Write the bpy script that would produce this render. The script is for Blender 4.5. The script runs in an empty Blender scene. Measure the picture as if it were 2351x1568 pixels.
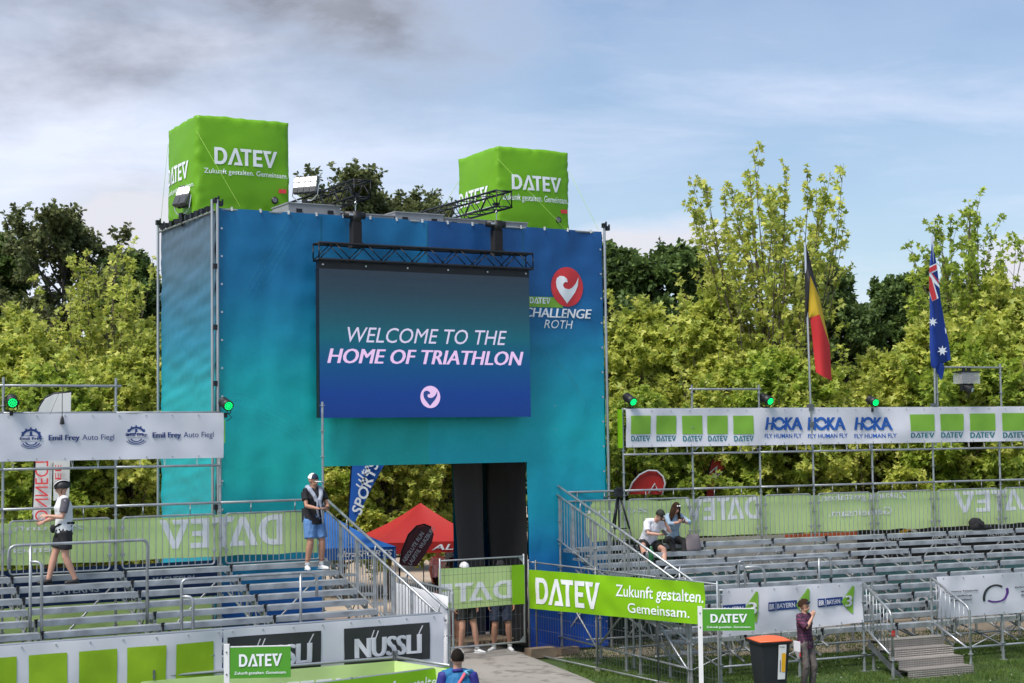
import bpy, bmesh, math, random
import numpy as np
from mathutils import Vector, Matrix, noise
random.seed(7); RNG = np.random.default_rng(7)
SC = bpy.context.scene; COL = SC.collection
R_ = math.radians

# ------------------------------------------------------------------ camera
CAM_H = 4.6; PITCH = R_(3.55); ROLL = 0.014; FPX = 3680.0; CX, CY = 1175.5, 784.0
_f = Vector((0, math.cos(PITCH), math.sin(PITCH))); _r = Vector((1, 0, 0)); _u = Vector((0, -math.sin(PITCH), math.cos(PITCH)))
CAMX = _r * math.cos(ROLL) - _u * math.sin(ROLL); CAMY = _r * math.sin(ROLL) + _u * math.cos(ROLL)
CPOS = Vector((0, 0, CAM_H))
cam = bpy.data.objects.new('camera', bpy.data.cameras.new('camera')); COL.objects.link(cam)
cam.matrix_world = Matrix(((CAMX.x, CAMY.x, -_f.x, 0), (CAMX.y, CAMY.y, -_f.y, 0), (CAMX.z, CAMY.z, -_f.z, CAM_H), (0, 0, 0, 1)))
cam.data.sensor_width = 36; cam.data.lens = 36 * FPX / 2351; cam.data.clip_end = 3000
SC.camera = cam

# ------------------------------------------------------------------ world, sun, exposure
SUN_EL, SUN_AZ = R_(58), R_(222)       # azimuth clockwise from +Y: high to the left, just behind the camera, behind thin cloud
w = bpy.data.worlds.new('World'); SC.world = w; w.use_nodes = True
nt = w.node_tree; nt.nodes.clear(); NN = nt.nodes.new; LK = nt.links.new
def wmath(op, a, b=None, c=None):
    n = NN('ShaderNodeMath'); n.operation = op
    for i, v in enumerate((a, b, c)):
        if v is None: continue
        if isinstance(v, (int, float)): n.inputs[i].default_value = v
        else: LK(v, n.inputs[i])
    return n.outputs[0]
def wvec(op, a, b=None):
    n = NN('ShaderNodeVectorMath'); n.operation = op
    for i, v in enumerate((a, b)):
        if v is None: continue
        if isinstance(v, (tuple, Vector)): n.inputs[i].default_value = tuple(v)
        else: LK(v, n.inputs[i])
    return n
def wramp(fac, stops):
    n = NN('ShaderNodeValToRGB'); LK(fac, n.inputs[0]); cr = n.color_ramp
    while len(cr.elements) < len(stops): cr.elements.new(0.5)
    for e, (p, c) in zip(cr.elements, stops): e.position = p; e.color = (*c, 1) if len(c) == 3 else c
    return n.outputs[0]
def wnoise(vec, scale, detail=8, rough=.55, dist=0):
    n = NN('ShaderNodeTexNoise'); n.inputs['Scale'].default_value = scale; n.inputs['Detail'].default_value = detail
    n.inputs['Roughness'].default_value = rough; n.inputs['Distortion'].default_value = dist; LK(vec, n.inputs['Vector']); return n.outputs[0]
def wmix(f, a, b):
    n = NN('ShaderNodeMix'); n.data_type = 'RGBA'
    if isinstance(f, (int, float)): n.inputs[0].default_value = f
    else: LK(f, n.inputs[0])
    for i, v in ((6, a), (7, b)):
        if isinstance(v, tuple): n.inputs[i].default_value = (*v, 1)
        else: LK(v, n.inputs[i])
    return n.outputs[2]
tc = NN('ShaderNodeTexCoord').outputs['Generated']
sky = NN('ShaderNodeTexSky'); sky.sky_type = 'NISHITA'; sky.sun_disc = False; sky.sun_elevation = SUN_EL; sky.sun_rotation = SUN_AZ
sky.air_density = 1.0; sky.dust_density = 1.2; sky.ozone_density = 2.0
sep = NN('ShaderNodeSeparateXYZ'); LK(tc, sep.inputs[0])
zz = wmath('MAXIMUM', sep.outputs[2], 0.0)
den = wmath('ADD', zz, 0.16)
px_ = wmath('DIVIDE', sep.outputs[0], den); py_ = wmath('DIVIDE', sep.outputs[1], den)
cmb = NN('ShaderNodeCombineXYZ'); LK(px_, cmb.inputs[0]); LK(wmath('MULTIPLY', py_, 0.55), cmb.inputs[1])
P2 = cmb.outputs[0]
def ddist(c, sx, sz):                    # soft elliptical distance of a sky direction from a point of the sky
    d = wvec('SUBTRACT', tc, c).outputs[0]
    s = wvec('MULTIPLY', d, (1 / sx, 1 / sx, 1 / sz)).outputs[0]
    return wvec('LENGTH', s).outputs['Value']
def sdir(x, y): return (_f + CAMX * ((x - CX) / FPX) - CAMY * ((y - CY) / FPX)).normalized()
n_big = wnoise(wvec('MULTIPLY', tc, (1, 1, 2.0)).outputs[0], 2.2, 9, .55, .1)
n_mid = wnoise(wvec('MULTIPLY', tc, (1, 1, 2.6)).outputs[0], 5.5, 9, .58, .1)
# streaks of thin high cloud
mp = NN('ShaderNodeMapping'); mp.inputs['Rotation'].default_value = (0, 0, R_(-52)); mp.inputs['Scale'].default_value = (0.55, 2.2, 1); LK(P2, mp.inputs[0])
n_str = wnoise(mp.outputs[0], 1.7, 10, .62, .5)
dl = ddist(sdir(60, 330), .34, .30)
veil_left = wramp(dl, [(0.15, (1, 1, 1)), (1.0, (0, 0, 0))])
base = sky.outputs[0]
veil = wmath('ADD', wmath('MULTIPLY', veil_left, .70), wmath('MULTIPLY', wramp(n_str, [(.45, (0, 0, 0)), (.80, (1, 1, 1))]), .55))
veil = wmath('ADD', veil, wmath('MULTIPLY', wramp(n_mid, [(.35, (0, 0, 0)), (.7, (1, 1, 1))]), .16))
veil = wmath('ADD', veil, .06)
low = wramp(zz, [(0.0, (1, 1, 1)), (0.12, (0, 0, 0))])
veil = wmath('MINIMUM', wmath('ADD', veil, wmath('MULTIPLY', low, .25)), 0.96)
# bright cumulus heaps low in the sky
d1 = ddist(sdir(1440, 570), .065, .028); d2 = ddist(sdir(330, 520), .09, .055); d3 = ddist(sdir(2420, 620), .05, .035)
dm = wmath('MINIMUM', wmath('MINIMUM', d1, d2), d3)
heap = wramp(wmath('ADD', dm, wmath('MULTIPLY', wmath('SUBTRACT', n_mid, .5), 2.2)), [(0.35, (1, 1, 1)), (0.95, (0, 0, 0))])
# the big grey cloud, upper left, and its kin over the rest of the sky
dd = ddist(sdir(330, -90), .33, .115)
dd2 = ddist(sdir(780, 20), .17, .070)
dd = wmath('MINIMUM', dd, dd2)
n_f = wnoise(wvec('MULTIPLY', tc, (1, 1, 2.4)).outputs[0], 9, 9, .58, .12)
gcl = wmath('ADD', dd, wmath('MULTIPLY', wmath('SUBTRACT', n_f, .5), 1.25))
dark = wramp(gcl, [(0.1, (1, 1, 1)), (1.3, (0, 0, 0))])
over = wramp(n_big, [(.58, (0, 0, 0)), (.70, (1, 1, 1))])
up_m = wramp(zz, [(0.33, (0, 0, 0)), (0.6, (1, 1, 1))])
dark = wmath('MAXIMUM', dark, wmath('MULTIPLY', wmath('MULTIPLY', over, up_m), .8))
ccol = wmix(wmath('MULTIPLY', n_mid, 1.0), (.40, .41, .475), (.36, .40, .49))
ccol = wmix(heap, ccol, (.345, .35, .385))
gray = wmix(wramp(n_f, [(.3, (0, 0, 0)), (.75, (1, 1, 1))]), (.105, .112, .135), (.21, .222, .262))
bgA = NN('ShaderNodeBackground'); LK(base, bgA.inputs[0]); bgA.inputs[1].default_value = 0.066
bgB = NN('ShaderNodeBackground'); LK(wmix(dark, ccol, gray), bgB.inputs[0]); bgB.inputs[1].default_value = 1.0
fac = wmath('MAXIMUM', wmath('MAXIMUM', veil, heap), wmath('MULTIPLY', dark, .97))
mx = NN('ShaderNodeMixShader'); LK(fac, mx.inputs[0]); LK(bgA.outputs[0], mx.inputs[1]); LK(bgB.outputs[0], mx.inputs[2])
wo = NN('ShaderNodeOutputWorld'); LK(mx.outputs[0], wo.inputs[0])
sl = bpy.data.lights.new('sun', 'SUN'); sl.energy = 2.0; sl.angle = R_(24); sl.color = (1, .95, .87)
sun = bpy.data.objects.new('sun', sl); COL.objects.link(sun)
sd = Vector((math.sin(SUN_AZ) * math.cos(SUN_EL), math.cos(SUN_AZ) * math.cos(SUN_EL), math.sin(SUN_EL)))
sun.rotation_euler = (-sd).to_track_quat('-Z', 'Y').to_euler(); sun.location = (20, -20, 40)
vs = SC.view_settings; vs.view_transform = 'Standard'; vs.look = 'None'; vs.exposure = 1.20; vs.gamma = 1; vs.use_curve_mapping = False
SC.cycles.max_bounces = 6; SC.cycles.transparent_max_bounces = 12

# ------------------------------------------------------------------ helpers
def lin(c):
    return tuple(((v / 255) / 12.92 if v / 255 <= .04045 else ((v / 255 + .055) / 1.055) ** 2.4) for v in c)
_mats = {}
def M(name, col, rough=.6, metal=0, var=.1, scale=3, bump=0, bscale=30, spec=.5, trl=0, emit=None, es=1, alpha=None, island=None, sheen=0):
    if name in _mats: return _mats[name]
    m = bpy.data.materials.new(name); m.use_nodes = True; t = m.node_tree; b = t.nodes['Principled BSDF']
    b.inputs['Roughness'].default_value = rough; b.inputs['Metallic'].default_value = metal
    b.inputs['Specular IOR Level'].default_value = spec
    tx = t.nodes.new('ShaderNodeTexCoord')
    n = t.nodes.new('ShaderNodeTexNoise'); n.inputs['Scale'].default_value = scale; n.inputs['Detail'].default_value = 6
    t.links.new(tx.outputs['Object'], n.inputs['Vector'])
    mr = t.nodes.new('ShaderNodeMapRange'); mr.inputs[1].default_value = .25; mr.inputs[2].default_value = .75
    mr.inputs[3].default_value = 1 - var; mr.inputs[4].default_value = 1 + var; t.links.new(n.outputs[0], mr.inputs[0])
    vm = t.nodes.new('ShaderNodeVectorMath'); vm.operation = 'SCALE'; vm.inputs[0].default_value = col[:3]; t.links.new(mr.outputs[0], vm.inputs['Scale'])
    out = vm.outputs[0]
    if island:
        g = t.nodes.new('ShaderNodeNewGeometry'); cr = t.nodes.new('ShaderNodeValToRGB')
        while len(cr.color_ramp.elements) < len(island): cr.color_ramp.elements.new(.5)
        for e, (p, c) in zip(cr.color_ramp.elements, island): e.position = p; e.color = (*c, 1)
        t.links.new(g.outputs['Random Per Island'], cr.inputs[0])
        vm2 = t.nodes.new('ShaderNodeVectorMath'); vm2.operation = 'SCALE'; t.links.new(cr.outputs[0], vm2.inputs[0]); t.links.new(mr.outputs[0], vm2.inputs['Scale'])
        out = vm2.outputs[0]
    t.links.new(out, b.inputs['Base Color'])
    if metal or rough > .3:
        m2 = t.nodes.new('ShaderNodeMapRange'); m2.inputs[3].default_value = rough * .8; m2.inputs[4].default_value = min(1, rough * 1.2)
        t.links.new(n.outputs[0], m2.inputs[0]); t.links.new(m2.outputs[0], b.inputs['Roughness'])
    if bump:
        n2 = t.nodes.new('ShaderNodeTexNoise'); n2.inputs['Scale'].default_value = bscale; n2.inputs['Detail'].default_value = 4
        t.links.new(tx.outputs['Object'], n2.inputs['Vector'])
        bp = t.nodes.new('ShaderNodeBump'); bp.inputs['Strength'].default_value = bump; bp.inputs['Distance'].default_value = .02
        t.links.new(n2.outputs[0], bp.inputs['Height']); t.links.new(bp.outputs[0], b.inputs['Normal'])
    if emit: b.inputs['Emission Color'].default_value = (*emit, 1); b.inputs['Emission Strength'].default_value = es
    if trl:
        tr = t.nodes.new('ShaderNodeBsdfTranslucent'); t.links.new(out, tr.inputs[0])
        mi = t.nodes.new('ShaderNodeMixShader'); mi.inputs[0].default_value = trl
        t.links.new(b.outputs[0], mi.inputs[1]); t.links.new(tr.outputs[0], mi.inputs[2]); t.links.new(mi.outputs[0], t.nodes['Material Output'].inputs[0])
        if bump: t.links.new(bp.outputs[0], tr.inputs['Normal'])
    if alpha is not None: b.inputs['Alpha'].default_value = alpha
    _mats[name] = m; return m

def link(o, parent=None):
    COL.objects.link(o)
    if parent is not None: o.parent = parent
    return o
def tag(o, label=None, cat=None, group=None, kind=None):
    if label: o['label'] = label
    if cat: o['category'] = cat
    if group: o['group'] = group
    if kind: o['kind'] = kind
    return o
class Fr:
    def __init__(s, x, y, deg):
        s.o = Vector((x, y, 0)); s.a = R_(deg); s.u = Vector((math.cos(s.a), math.sin(s.a), 0)); s.n = Vector((-math.sin(s.a), math.cos(s.a), 0))
    def pt(s, a, t, z=0): return s.o + s.u * a + s.n * t + Vector((0, 0, z))
    def px(s, x, y, t=0):
        v = _f + CAMX * ((x - CX) / FPX) - CAMY * ((y - CY) / FPX)
        k = (t - (CPOS - s.o).dot(s.n)) / v.dot(s.n); P = CPOS + v * k
        return (P - s.o).dot(s.u), P.z
    def empty(s, name, a, t, z, label=None, cat=None, group=None):
        e = bpy.data.objects.new(name, None); link(e); e.empty_display_size = .2
        e.location = s.pt(a, t, z); e.rotation_euler = (0, 0, s.a); return tag(e, label, cat, group)
def at(x, y, d):
    v = _f + CAMX * ((x - CX) / FPX) - CAMY * ((y - CY) / FPX); return CPOS + v * (d / v.y)
def empty(name, loc, rz=0, label=None, cat=None, group=None):
    e = bpy.data.objects.new(name, None); link(e); e.location = loc; e.rotation_euler = (0, 0, rz); e.empty_display_size = .2
    return tag(e, label, cat, group)
A = Fr(-5.77, 31.3, 29.8); L = Fr(-5.57, 30.5, 29.8); Rr = Fr(.957, 35.2, 23.5)

class MB:
    def __init__(s): s.v = []; s.f = []; s.m = []
    def add(s, vs_, fs, mi=0):
        b = len(s.v); s.v += [tuple(v) for v in vs_]; s.f += [tuple(i + b for i in f) for f in fs]; s.m += [mi] * len(fs); return s
    def box(s, c, d, rot=None, mi=0):
        x, y, z = d[0] / 2, d[1] / 2, d[2] / 2
        vs_ = [Vector(p) for p in ((-x, -y, -z), (x, -y, -z), (x, y, -z), (-x, y, -z), (-x, -y, z), (x, -y, z), (x, y, z), (-x, y, z))]
        if rot is not None: vs_ = [rot @ v for v in vs_]
        return s.add([v + Vector(c) for v in vs_], [(0, 3, 2, 1), (4, 5, 6, 7), (0, 1, 5, 4), (1, 2, 6, 5), (2, 3, 7, 6), (3, 0, 4, 7)], mi)
    def tube(s, p, q, r, n=8, r2=None, mi=0, cap=True):
        p = Vector(p); q = Vector(q); d = q - p
        if d.length < 1e-6: return s
        d.normalize(); a = d.orthogonal().normalized(); b = d.cross(a); r2 = r if r2 is None else r2
        vs_ = []
        for c, rr in ((p, r), (q, r2)):
            for i in range(n):
                t = 2 * math.pi * i / n; vs_.append(c + a * (rr * math.cos(t)) + b * (rr * math.sin(t)))
        fs = [(i, (i + 1) % n, n + (i + 1) % n, n + i) for i in range(n)]
        if cap: fs += [tuple(range(n))[::-1], tuple(range(n, 2 * n))]
        return s.add(vs_, fs, mi)
    def path(s, pts, r, n=8, mi=0, ref=None):
        pts = [Vector(p) for p in pts]; rings = []; k = len(pts)
        rs = r if isinstance(r, (list, tuple)) else [r] * k
        prev = None
        for i, p in enumerate(pts):
            d = (pts[min(i + 1, k - 1)] - pts[max(i - 1, 0)]).normalized()
            if ref is not None: a = (Vector(ref) - d * Vector(ref).dot(d)).normalized()
            elif prev is None: a = d.orthogonal().normalized()
            else: a = (prev - d * prev.dot(d)).normalized()
            prev = a; b = d.cross(a); rr = rs[i]; ra, rb = rr if isinstance(rr, (tuple, list)) else (rr, rr)
            rings.append([p + a * (ra * math.cos(2 * math.pi * j / n)) + b * (rb * math.sin(2 * math.pi * j / n)) for j in range(n)])
        vs_ = [v for rg in rings for v in rg]
        fs = [(i * n + j, i * n + (j + 1) % n, (i + 1) * n + (j + 1) % n, (i + 1) * n + j) for i in range(k - 1) for j in range(n)]
        fs += [tuple(range(n))[::-1], tuple(range((k - 1) * n, k * n))]
        return s.add(vs_, fs, mi)
    def ball(s, c, r, n=10, m=7, rot=None, mi=0):
        rx, ry, rz = r if isinstance(r, (tuple, list)) else (r, r, r); c = Vector(c); vs_ = [Vector((0, 0, -rz))]
        for i in range(1, m):
            ph = math.pi * i / m
            for j in range(n): t = 2 * math.pi * j / n; vs_.append(Vector((rx * math.sin(ph) * math.cos(t), ry * math.sin(ph) * math.sin(t), -rz * math.cos(ph))))
        vs_.append(Vector((0, 0, rz)))
        if rot is not None: vs_ = [rot @ v for v in vs_]
        fs = [(0, 1 + (j + 1) % n, 1 + j) for j in range(n)]
        for i in range(m - 2): fs += [(1 + i * n + j, 1 + i * n + (j + 1) % n, 1 + (i + 1) * n + (j + 1) % n, 1 + (i + 1) * n + j) for j in range(n)]
        l = len(vs_) - 1; o = 1 + (m - 2) * n; fs += [(l, o + j, o + (j + 1) % n) for j in range(n)]
        return s.add([v + c for v in vs_], fs, mi)
    def prism(s, pts, y0, y1, mi=0):     # polygon given in x,z; extruded along y
        n = len(pts); vs_ = [(x, y0, z) for x, z in pts] + [(x, y1, z) for x, z in pts]
        return s.add(vs_, [tuple(range(n)), tuple(range(2 * n - 1, n - 1, -1))] + [(i, n + i, n + (i + 1) % n, (i + 1) % n) for i in range(n)], mi)
    def mesh(s, name, mats, smooth=False):
        me = bpy.data.meshes.new(name); me.from_pydata(s.v, [], s.f)
        for m in (mats if isinstance(mats, (list, tuple)) else [mats]): me.materials.append(m)
        if len(me.materials) > 1: me.polygons.foreach_set('material_index', s.m)
        if smooth: me.polygons.foreach_set('use_smooth', [True] * len(me.polygons))
        me.update(); return me
    def build(s, name, mats, parent=None, smooth=False, loc=None, rz=None):
        o = bpy.data.objects.new(name, s.mesh(name, mats, smooth)); link(o, parent)
        if loc is not None: o.location = loc
        if rz is not None: o.rotation_euler = (0, 0, rz)
        return o
def inst(name, me, parent, loc=(0, 0, 0), rot=None, scale=None):
    o = bpy.data.objects.new(name, me); link(o, parent); o.location = loc
    if rot is not None: o.rotation_euler = rot
    if scale is not None: o.scale = scale
    return o
_unit = {}
def utube(r, mat, n=8):
    k = (r, mat.name, n)
    if k not in _unit: _unit[k] = MB().tube((0, 0, 0), (0, 0, 1), r, n).mesh('tube', mat, True)
    return _unit[k]
def pipe(name, p, q, r, mat, parent, n=8):       # a straight tube as an object of its own that shares its mesh
    p = Vector(p); q = Vector(q); d = q - p
    o = bpy.data.objects.new(name, utube(r, mat, n)); link(o, parent); o.location = p
    o.rotation_mode = 'QUATERNION'; o.rotation_quaternion = Vector((0, 0, 1)).rotation_difference(d.normalized()); o.scale = (1, 1, d.length); return o
def copy_tree(o, parent=None):
    c = o.copy(); COL.objects.link(c); c.parent = parent
    for ch in o.children: copy_tree(ch, c)
    return c

# ------------------------------------------------------------------ materials
STEEL = M('galvanised_steel', (.38, .40, .415), .42, .65, .28, 5, .05, 60)
STEEL2 = M('galvanised_plank', (.35, .375, .395), .50, .40, .40, 3.5, .10, 40)
STEELD = M('weathered_steel', (.17, .185, .20), .5, .6, .3, 5)
ALU = M('aluminium', (.55, .57, .60), .35, .8, .12, 8)
BLACKM = M('black_metal', (.012, .013, .018), .45, .2, .3, 8)
BLACKP = M('black_plastic', (.015, .015, .017), .5, 0, .2, 8)
BLACKC = M('black_cloth', (.010, .010, .012), .9, 0, .4, 2, .3, 12)
WHITEV = M('white_vinyl', (.80, .80, .86), .55, 0, .05, 1.5, .03, 60, trl=.22)
WHITEP = M('white_paint', (.75, .75, .76), .5, 0, .05, 4)
GREENB = M('bright_green_print', (.26, .58, .004), .55, 0, .06, 1.2, .02, 60, trl=.2)
GREENK = M('leaf_green_print', (.24, .50, .05), .55, 0, .07, 2, trl=.2)
GREENM = M('green_mesh_back', (.70, .88, .38), .7, 0, .07, 1.3, .02, 80, trl=.22)
MESHW = M('white_mesh_back', (.95, .95, .98), .7, 0, .04, 2, trl=.1)
INFL = M('inflatable_green', (.20, .50, .010), .5, 0, .08, .8, .04, 30, trl=.3)
LETW = M('white_print', (.80, .83, .88), .6, 0, .04, 4)
TEALP = M('teal_print', (.01, .17, .20), .6, 0, .1, 4)
BLUEP = M('blue_print', (.012, .10, .42), .6, 0, .1, 4)
NAVYP = M('navy_print', (.015, .045, .20), .6, 0, .1, 4)
CHARC = M('charcoal_print', (.028, .030, .032), .6, 0, .12, 4)
REDP = M('red_print', (.62, .035, .045), .6, 0, .08, 4)
PURP = M('purple_print', (.10, .02, .22), .6)
CORDG = M('green_cord', (.30, .52, .08), .8)
ROPE = M('white_cord', (.7, .7, .7), .8)
WOOD = M('raw_timber', (.30, .22, .15), .8, 0, .3, 4, .2, 30)

# ------------------------------------------------------------------ letters
_tx = {}
def text2d(s, bold=0.0, shear=0.0):
    strong = 0
    if bold >= .03: strong, bold = bold, .0
    """letters as flat triangles: cap height 1, left edge 0, baseline 0"""
    k = (s, bold)
    if k not in _tx:
        def grab(t):
            cu = bpy.data.curves.new('t', 'FONT'); cu.body = t; cu.size = 1; cu.offset = bold; cu.resolution_u = 3; cu.fill_mode = 'FRONT'
            o = bpy.data.objects.new('t', cu); COL.objects.link(o); dg = bpy.context.evaluated_depsgraph_get(); me = bpy.data.meshes.new_from_object(o.evaluated_get(dg))
            v = [(p.co.x, p.co.y) for p in me.vertices]; f = [tuple(p.vertices) for p in me.polygons]
            bpy.data.objects.remove(o); bpy.data.meshes.remove(me); bpy.data.curves.remove(cu); return v, f
        v, f = grab(s); hv, _ = grab('H'); h = max(p[1] for p in hv); b0 = min(p[1] for p in hv); x0 = min(p[0] for p in v)
        _tx[k] = ([((x - x0) / (h - b0), (y - b0) / (h - b0)) for x, y in v], f)
    v, f = _tx[k]; w_ = max(x for x, y in v)
    return ([(x + shear * y, y) for x, y in v], f) + ((strong,) if strong else ())
def arcband(cx, cy, r0x, r0y, r1x, r1y, a0, a1, n):
    v = []; 
    for i in range(n + 1):
        a = R_(a0 + (a1 - a0) * i / n); c, s = math.cos(a), math.sin(a); v += [(cx + r0x * c, cy + r0y * s), (cx + r1x * c, cy + r1y * s)]
    return v, [(2 * i, 2 * i + 1, 2 * i + 3, 2 * i + 2) for i in range(n)]
def joinsh(*sh):
    V, F = [], []
    for v, f in sh: b = len(V); V += list(v); F += [tuple(i + b for i in g) for g in f]
    return V, F
def poly(*p): return list(p), [tuple(range(len(p)))]
def logo_word():
    """the five letter word mark: D, an A without bar, T, E and the A turned round for V; height 1"""
    s = .2
    D = joinsh(poly((0, 0), (s, 0), (s, 1), (0, 1)), poly((s, 0), (.36, 0), (.36, s * .9), (s, s * .9)), poly((s, 1 - s * .9), (.36, 1 - s * .9), (.36, 1), (s, 1)),
               arcband(.36, .5, .2, .5 - s * .9, .42, .5, -90, 90, 12))
    def Ash(dx): return joinsh(poly((dx, 0), (dx + .22, 0), (dx + .50, .80), (dx + .40, 1)), poly((dx + .40, 1), (dx + .58, 1), (dx + .93, 0), (dx + .72, 0)),
                               poly((dx + .38, 0), (dx + .72, 0), (dx + .66, .17), (dx + .44, .17)))
    T = joinsh(poly((1.62, 1 - .18), (2.28, 1 - .18), (2.28, 1), (1.55, 1)), poly((1.86, 0), (2.07, 0), (2.07, .82), (1.86, .82)))
    E = joinsh(poly((2.38, 0), (2.59, 0), (2.59, 1), (2.38, 1)), poly((2.59, .82), (2.98, .82), (2.98, 1), (2.59, 1)), poly((2.59, .41), (2.93, .41), (2.93, .58), (2.59, .58)), poly((2.59, 0), (2.98, 0), (2.98, .18), (2.59, .18)))
    Av, Af = Ash(0); V = ([(3.02 + .93 - x, 1 - y) for x, y in Av], Af)
    a, f = joinsh(D, Ash(.80), T, E, V); return [(x / 3.95, y) for x, y in a], f
WORD = logo_word()
def ell(n=28): return poly(*[(.5 + .5 * math.cos(2 * math.pi * i / n), .5 + .5 * math.sin(2 * math.pi * i / n)) for i in range(n)])
SQ = poly((0, 0), (1, 0), (1, 1), (0, 1))
_h = [(1905, 140), (1912, 110), (1935, 93), (1962, 95), (1984, 112), (1990, 138), (1970, 138), (1957, 150), (1955, 168), (1968, 185), (2000, 190), (2030, 175), (2055, 145), (2076, 97), (2072, 160), (2050, 210), (2020, 250), (1985, 297), (1960, 262), (1930, 222), (1910, 182)]
HEART = poly(*[((x - 1870) / 240, 1 - (y - 28) / 292) for x, y in _h])

def sliced(V, F, step):
    bm = bmesh.new(); vs_ = [bm.verts.new((x, y, 0)) for x, y in V]
    for f in F:
        try: bm.faces.new([vs_[i] for i in f])
        except ValueError: pass
    bmesh.ops.triangulate(bm, faces=[f for f in bm.faces if len(f.verts) > 4])
    if step:
        for ax in (0, 1):
            st = step[ax] if isinstance(step, tuple) else step; lo = min(v.co[ax] for v in bm.verts); hi = max(v.co[ax] for v in bm.verts); k = math.floor(lo / st) + 1
            no = (1, 0, 0) if ax == 0 else (0, 1, 0)
            while k * st < hi:
                c = (k * st, 0, 0) if ax == 0 else (0, k * st, 0)
                bmesh.ops.bisect_plane(bm, geom=bm.verts[:] + bm.edges[:] + bm.faces[:], plane_co=c, plane_no=no); k += 1
    bm.verts.ensure_lookup_table(); bm.verts.index_update()
    o = [(v.co.x, v.co.y) for v in bm.verts], [tuple(v.index for v in f.verts) for f in bm.faces]; bm.free(); return o

def wr(seed, amp=.02, fx=1.2, fy=1.0, sag=0, fine=.22):
    amp *= 1.35
    def f(a, b):
        v = noise.noise(Vector((a * fx, b * fy, seed))) + .5 * noise.noise(Vector((a * fx * 2.3 + b * .9, b * fy * 2.1, seed + 9)))
        v += fine * noise.noise(Vector((a * fx * 5 + b * 2, b * fy * 4 - a, seed + 20)))
        return amp * v
    return f
class Cloth:
    """a sheet in local x (along) and z (up), facing -y; bottom and top edges may slope"""
    def __init__(s, W, H, disp=None, zb=(0, 0), zt=None, x0=(0, 0), edge=0):
        s.W, s.H = W, H; s.disp = disp or (lambda a, b: 0.0); s.zb = zb; s.zt = zt or (H, H); s.edge = edge
    def P(s, a, b, off=0):
        u = a / s.W; zb = s.zb[0] + (s.zb[1] - s.zb[0]) * u; zt = s.zt[0] + (s.zt[1] - s.zt[0]) * u
        z = zb + (zt - zb) * (b / s.H)
        if s.edge: z += s.edge * math.sin(a * 3.1) * noise.noise(Vector((a * 1.3, b, 3.3)))
        return Vector((a, s.disp(a, b) - off, z))
    def build(s, name, mat, parent=None, loc=None, rz=None, step=.12, thick=.003):
        nx = max(2, int(s.W / step)); ny = max(2, int(s.H / step)); V = []; F = []
        s.gx, s.gy = s.W / nx, s.H / ny
        for k, off in enumerate((0, -thick)):
            for j in range(ny + 1):
                for i in range(nx + 1): V.append(s.P(s.W * i / nx, s.H * j / ny, off))
        N = (nx + 1) * (ny + 1)
        for j in range(ny):
            for i in range(nx):
                q = j * (nx + 1) + i; F.append((q, q + 1, q + nx + 2, q + nx + 1)); F.append((q + N, q + N + nx + 1, q + N + nx + 2, q + N + 1))
        mb = MB(); mb.add(V, F); s.obj = mb.build(name, mat, parent, True, loc, rz); return s.obj
    def shift(s, b, d): return (b[0] + abs(d) + d, b[1], b[2] - abs(d) + d, b[3])
    def put(s, shape, box, mat, name='lettering', mirror=False, off=.009, step=.12, label=None, cap=True, parent=None):
        V, F = shape[:2]
        if len(shape) == 3:            # heavy face: the outline drawn three times, slightly shifted and stacked
            for k_, dx in enumerate((-1, 1, .5, -.5)): s.put((V, F), s.shift(box, dx * shape[2] * 1.25 * (box[3] - box[1])), mat, name, mirror, off + .0025 * (k_ + 1), step, None, cap, parent)
        x0, x1 = min(p[0] for p in V), max(p[0] for p in V)
        if not cap: y0, y1 = min(p[1] for p in V), max(p[1] for p in V)
        else: y0, y1 = 0, 1
        a0, b0, a1, b1 = box
        if mirror: V = [(x1 + x0 - x, y) for x, y in V]; F = [f[::-1] for f in F]
        V = [(a0 + (x - x0) / (x1 - x0) * (a1 - a0), b0 + (y - y0) / (y1 - y0) * (b1 - b0)) for x, y in V]
        V, F = sliced(V, F, (s.gx, s.gy) if hasattr(s, 'gx') else step)
        keep = [min(V[i][0] for i in f) >= -1e-4 and max(V[i][0] for i in f) <= s.W + 1e-4 for f in F]
        F = [f for f, k in zip(F, keep) if k]
        mb = MB(); mb.add([s.P(x, y, off) for x, y in V], F)
        o = mb.build(name, mat, parent or s.obj, True)
        if label: o['label'] = label
        return o
def banner_on(fr, t, s0, s1, z0, z1, mat, name, label, cat, disp, group=None, step=.12, zb=None, zt=None, edge=0):
    c = Cloth(s1 - s0, z1 - z0, disp, zb or (0, 0), zt, edge=edge); c.build(name, mat, None, fr.pt(s0, t, z0), fr.a, step)
    tag(c.obj, label, cat, group)
    def box(x0, y0, x1, y1):     # photo measure of bottom left and top right -> metres on the sheet
        a, b = fr.px(x0, y0, t); c_, d = fr.px(x1, y1, t); return (a - s0, b - z0, c_ - s0, d - z0)
    c.box = box; return c

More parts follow.
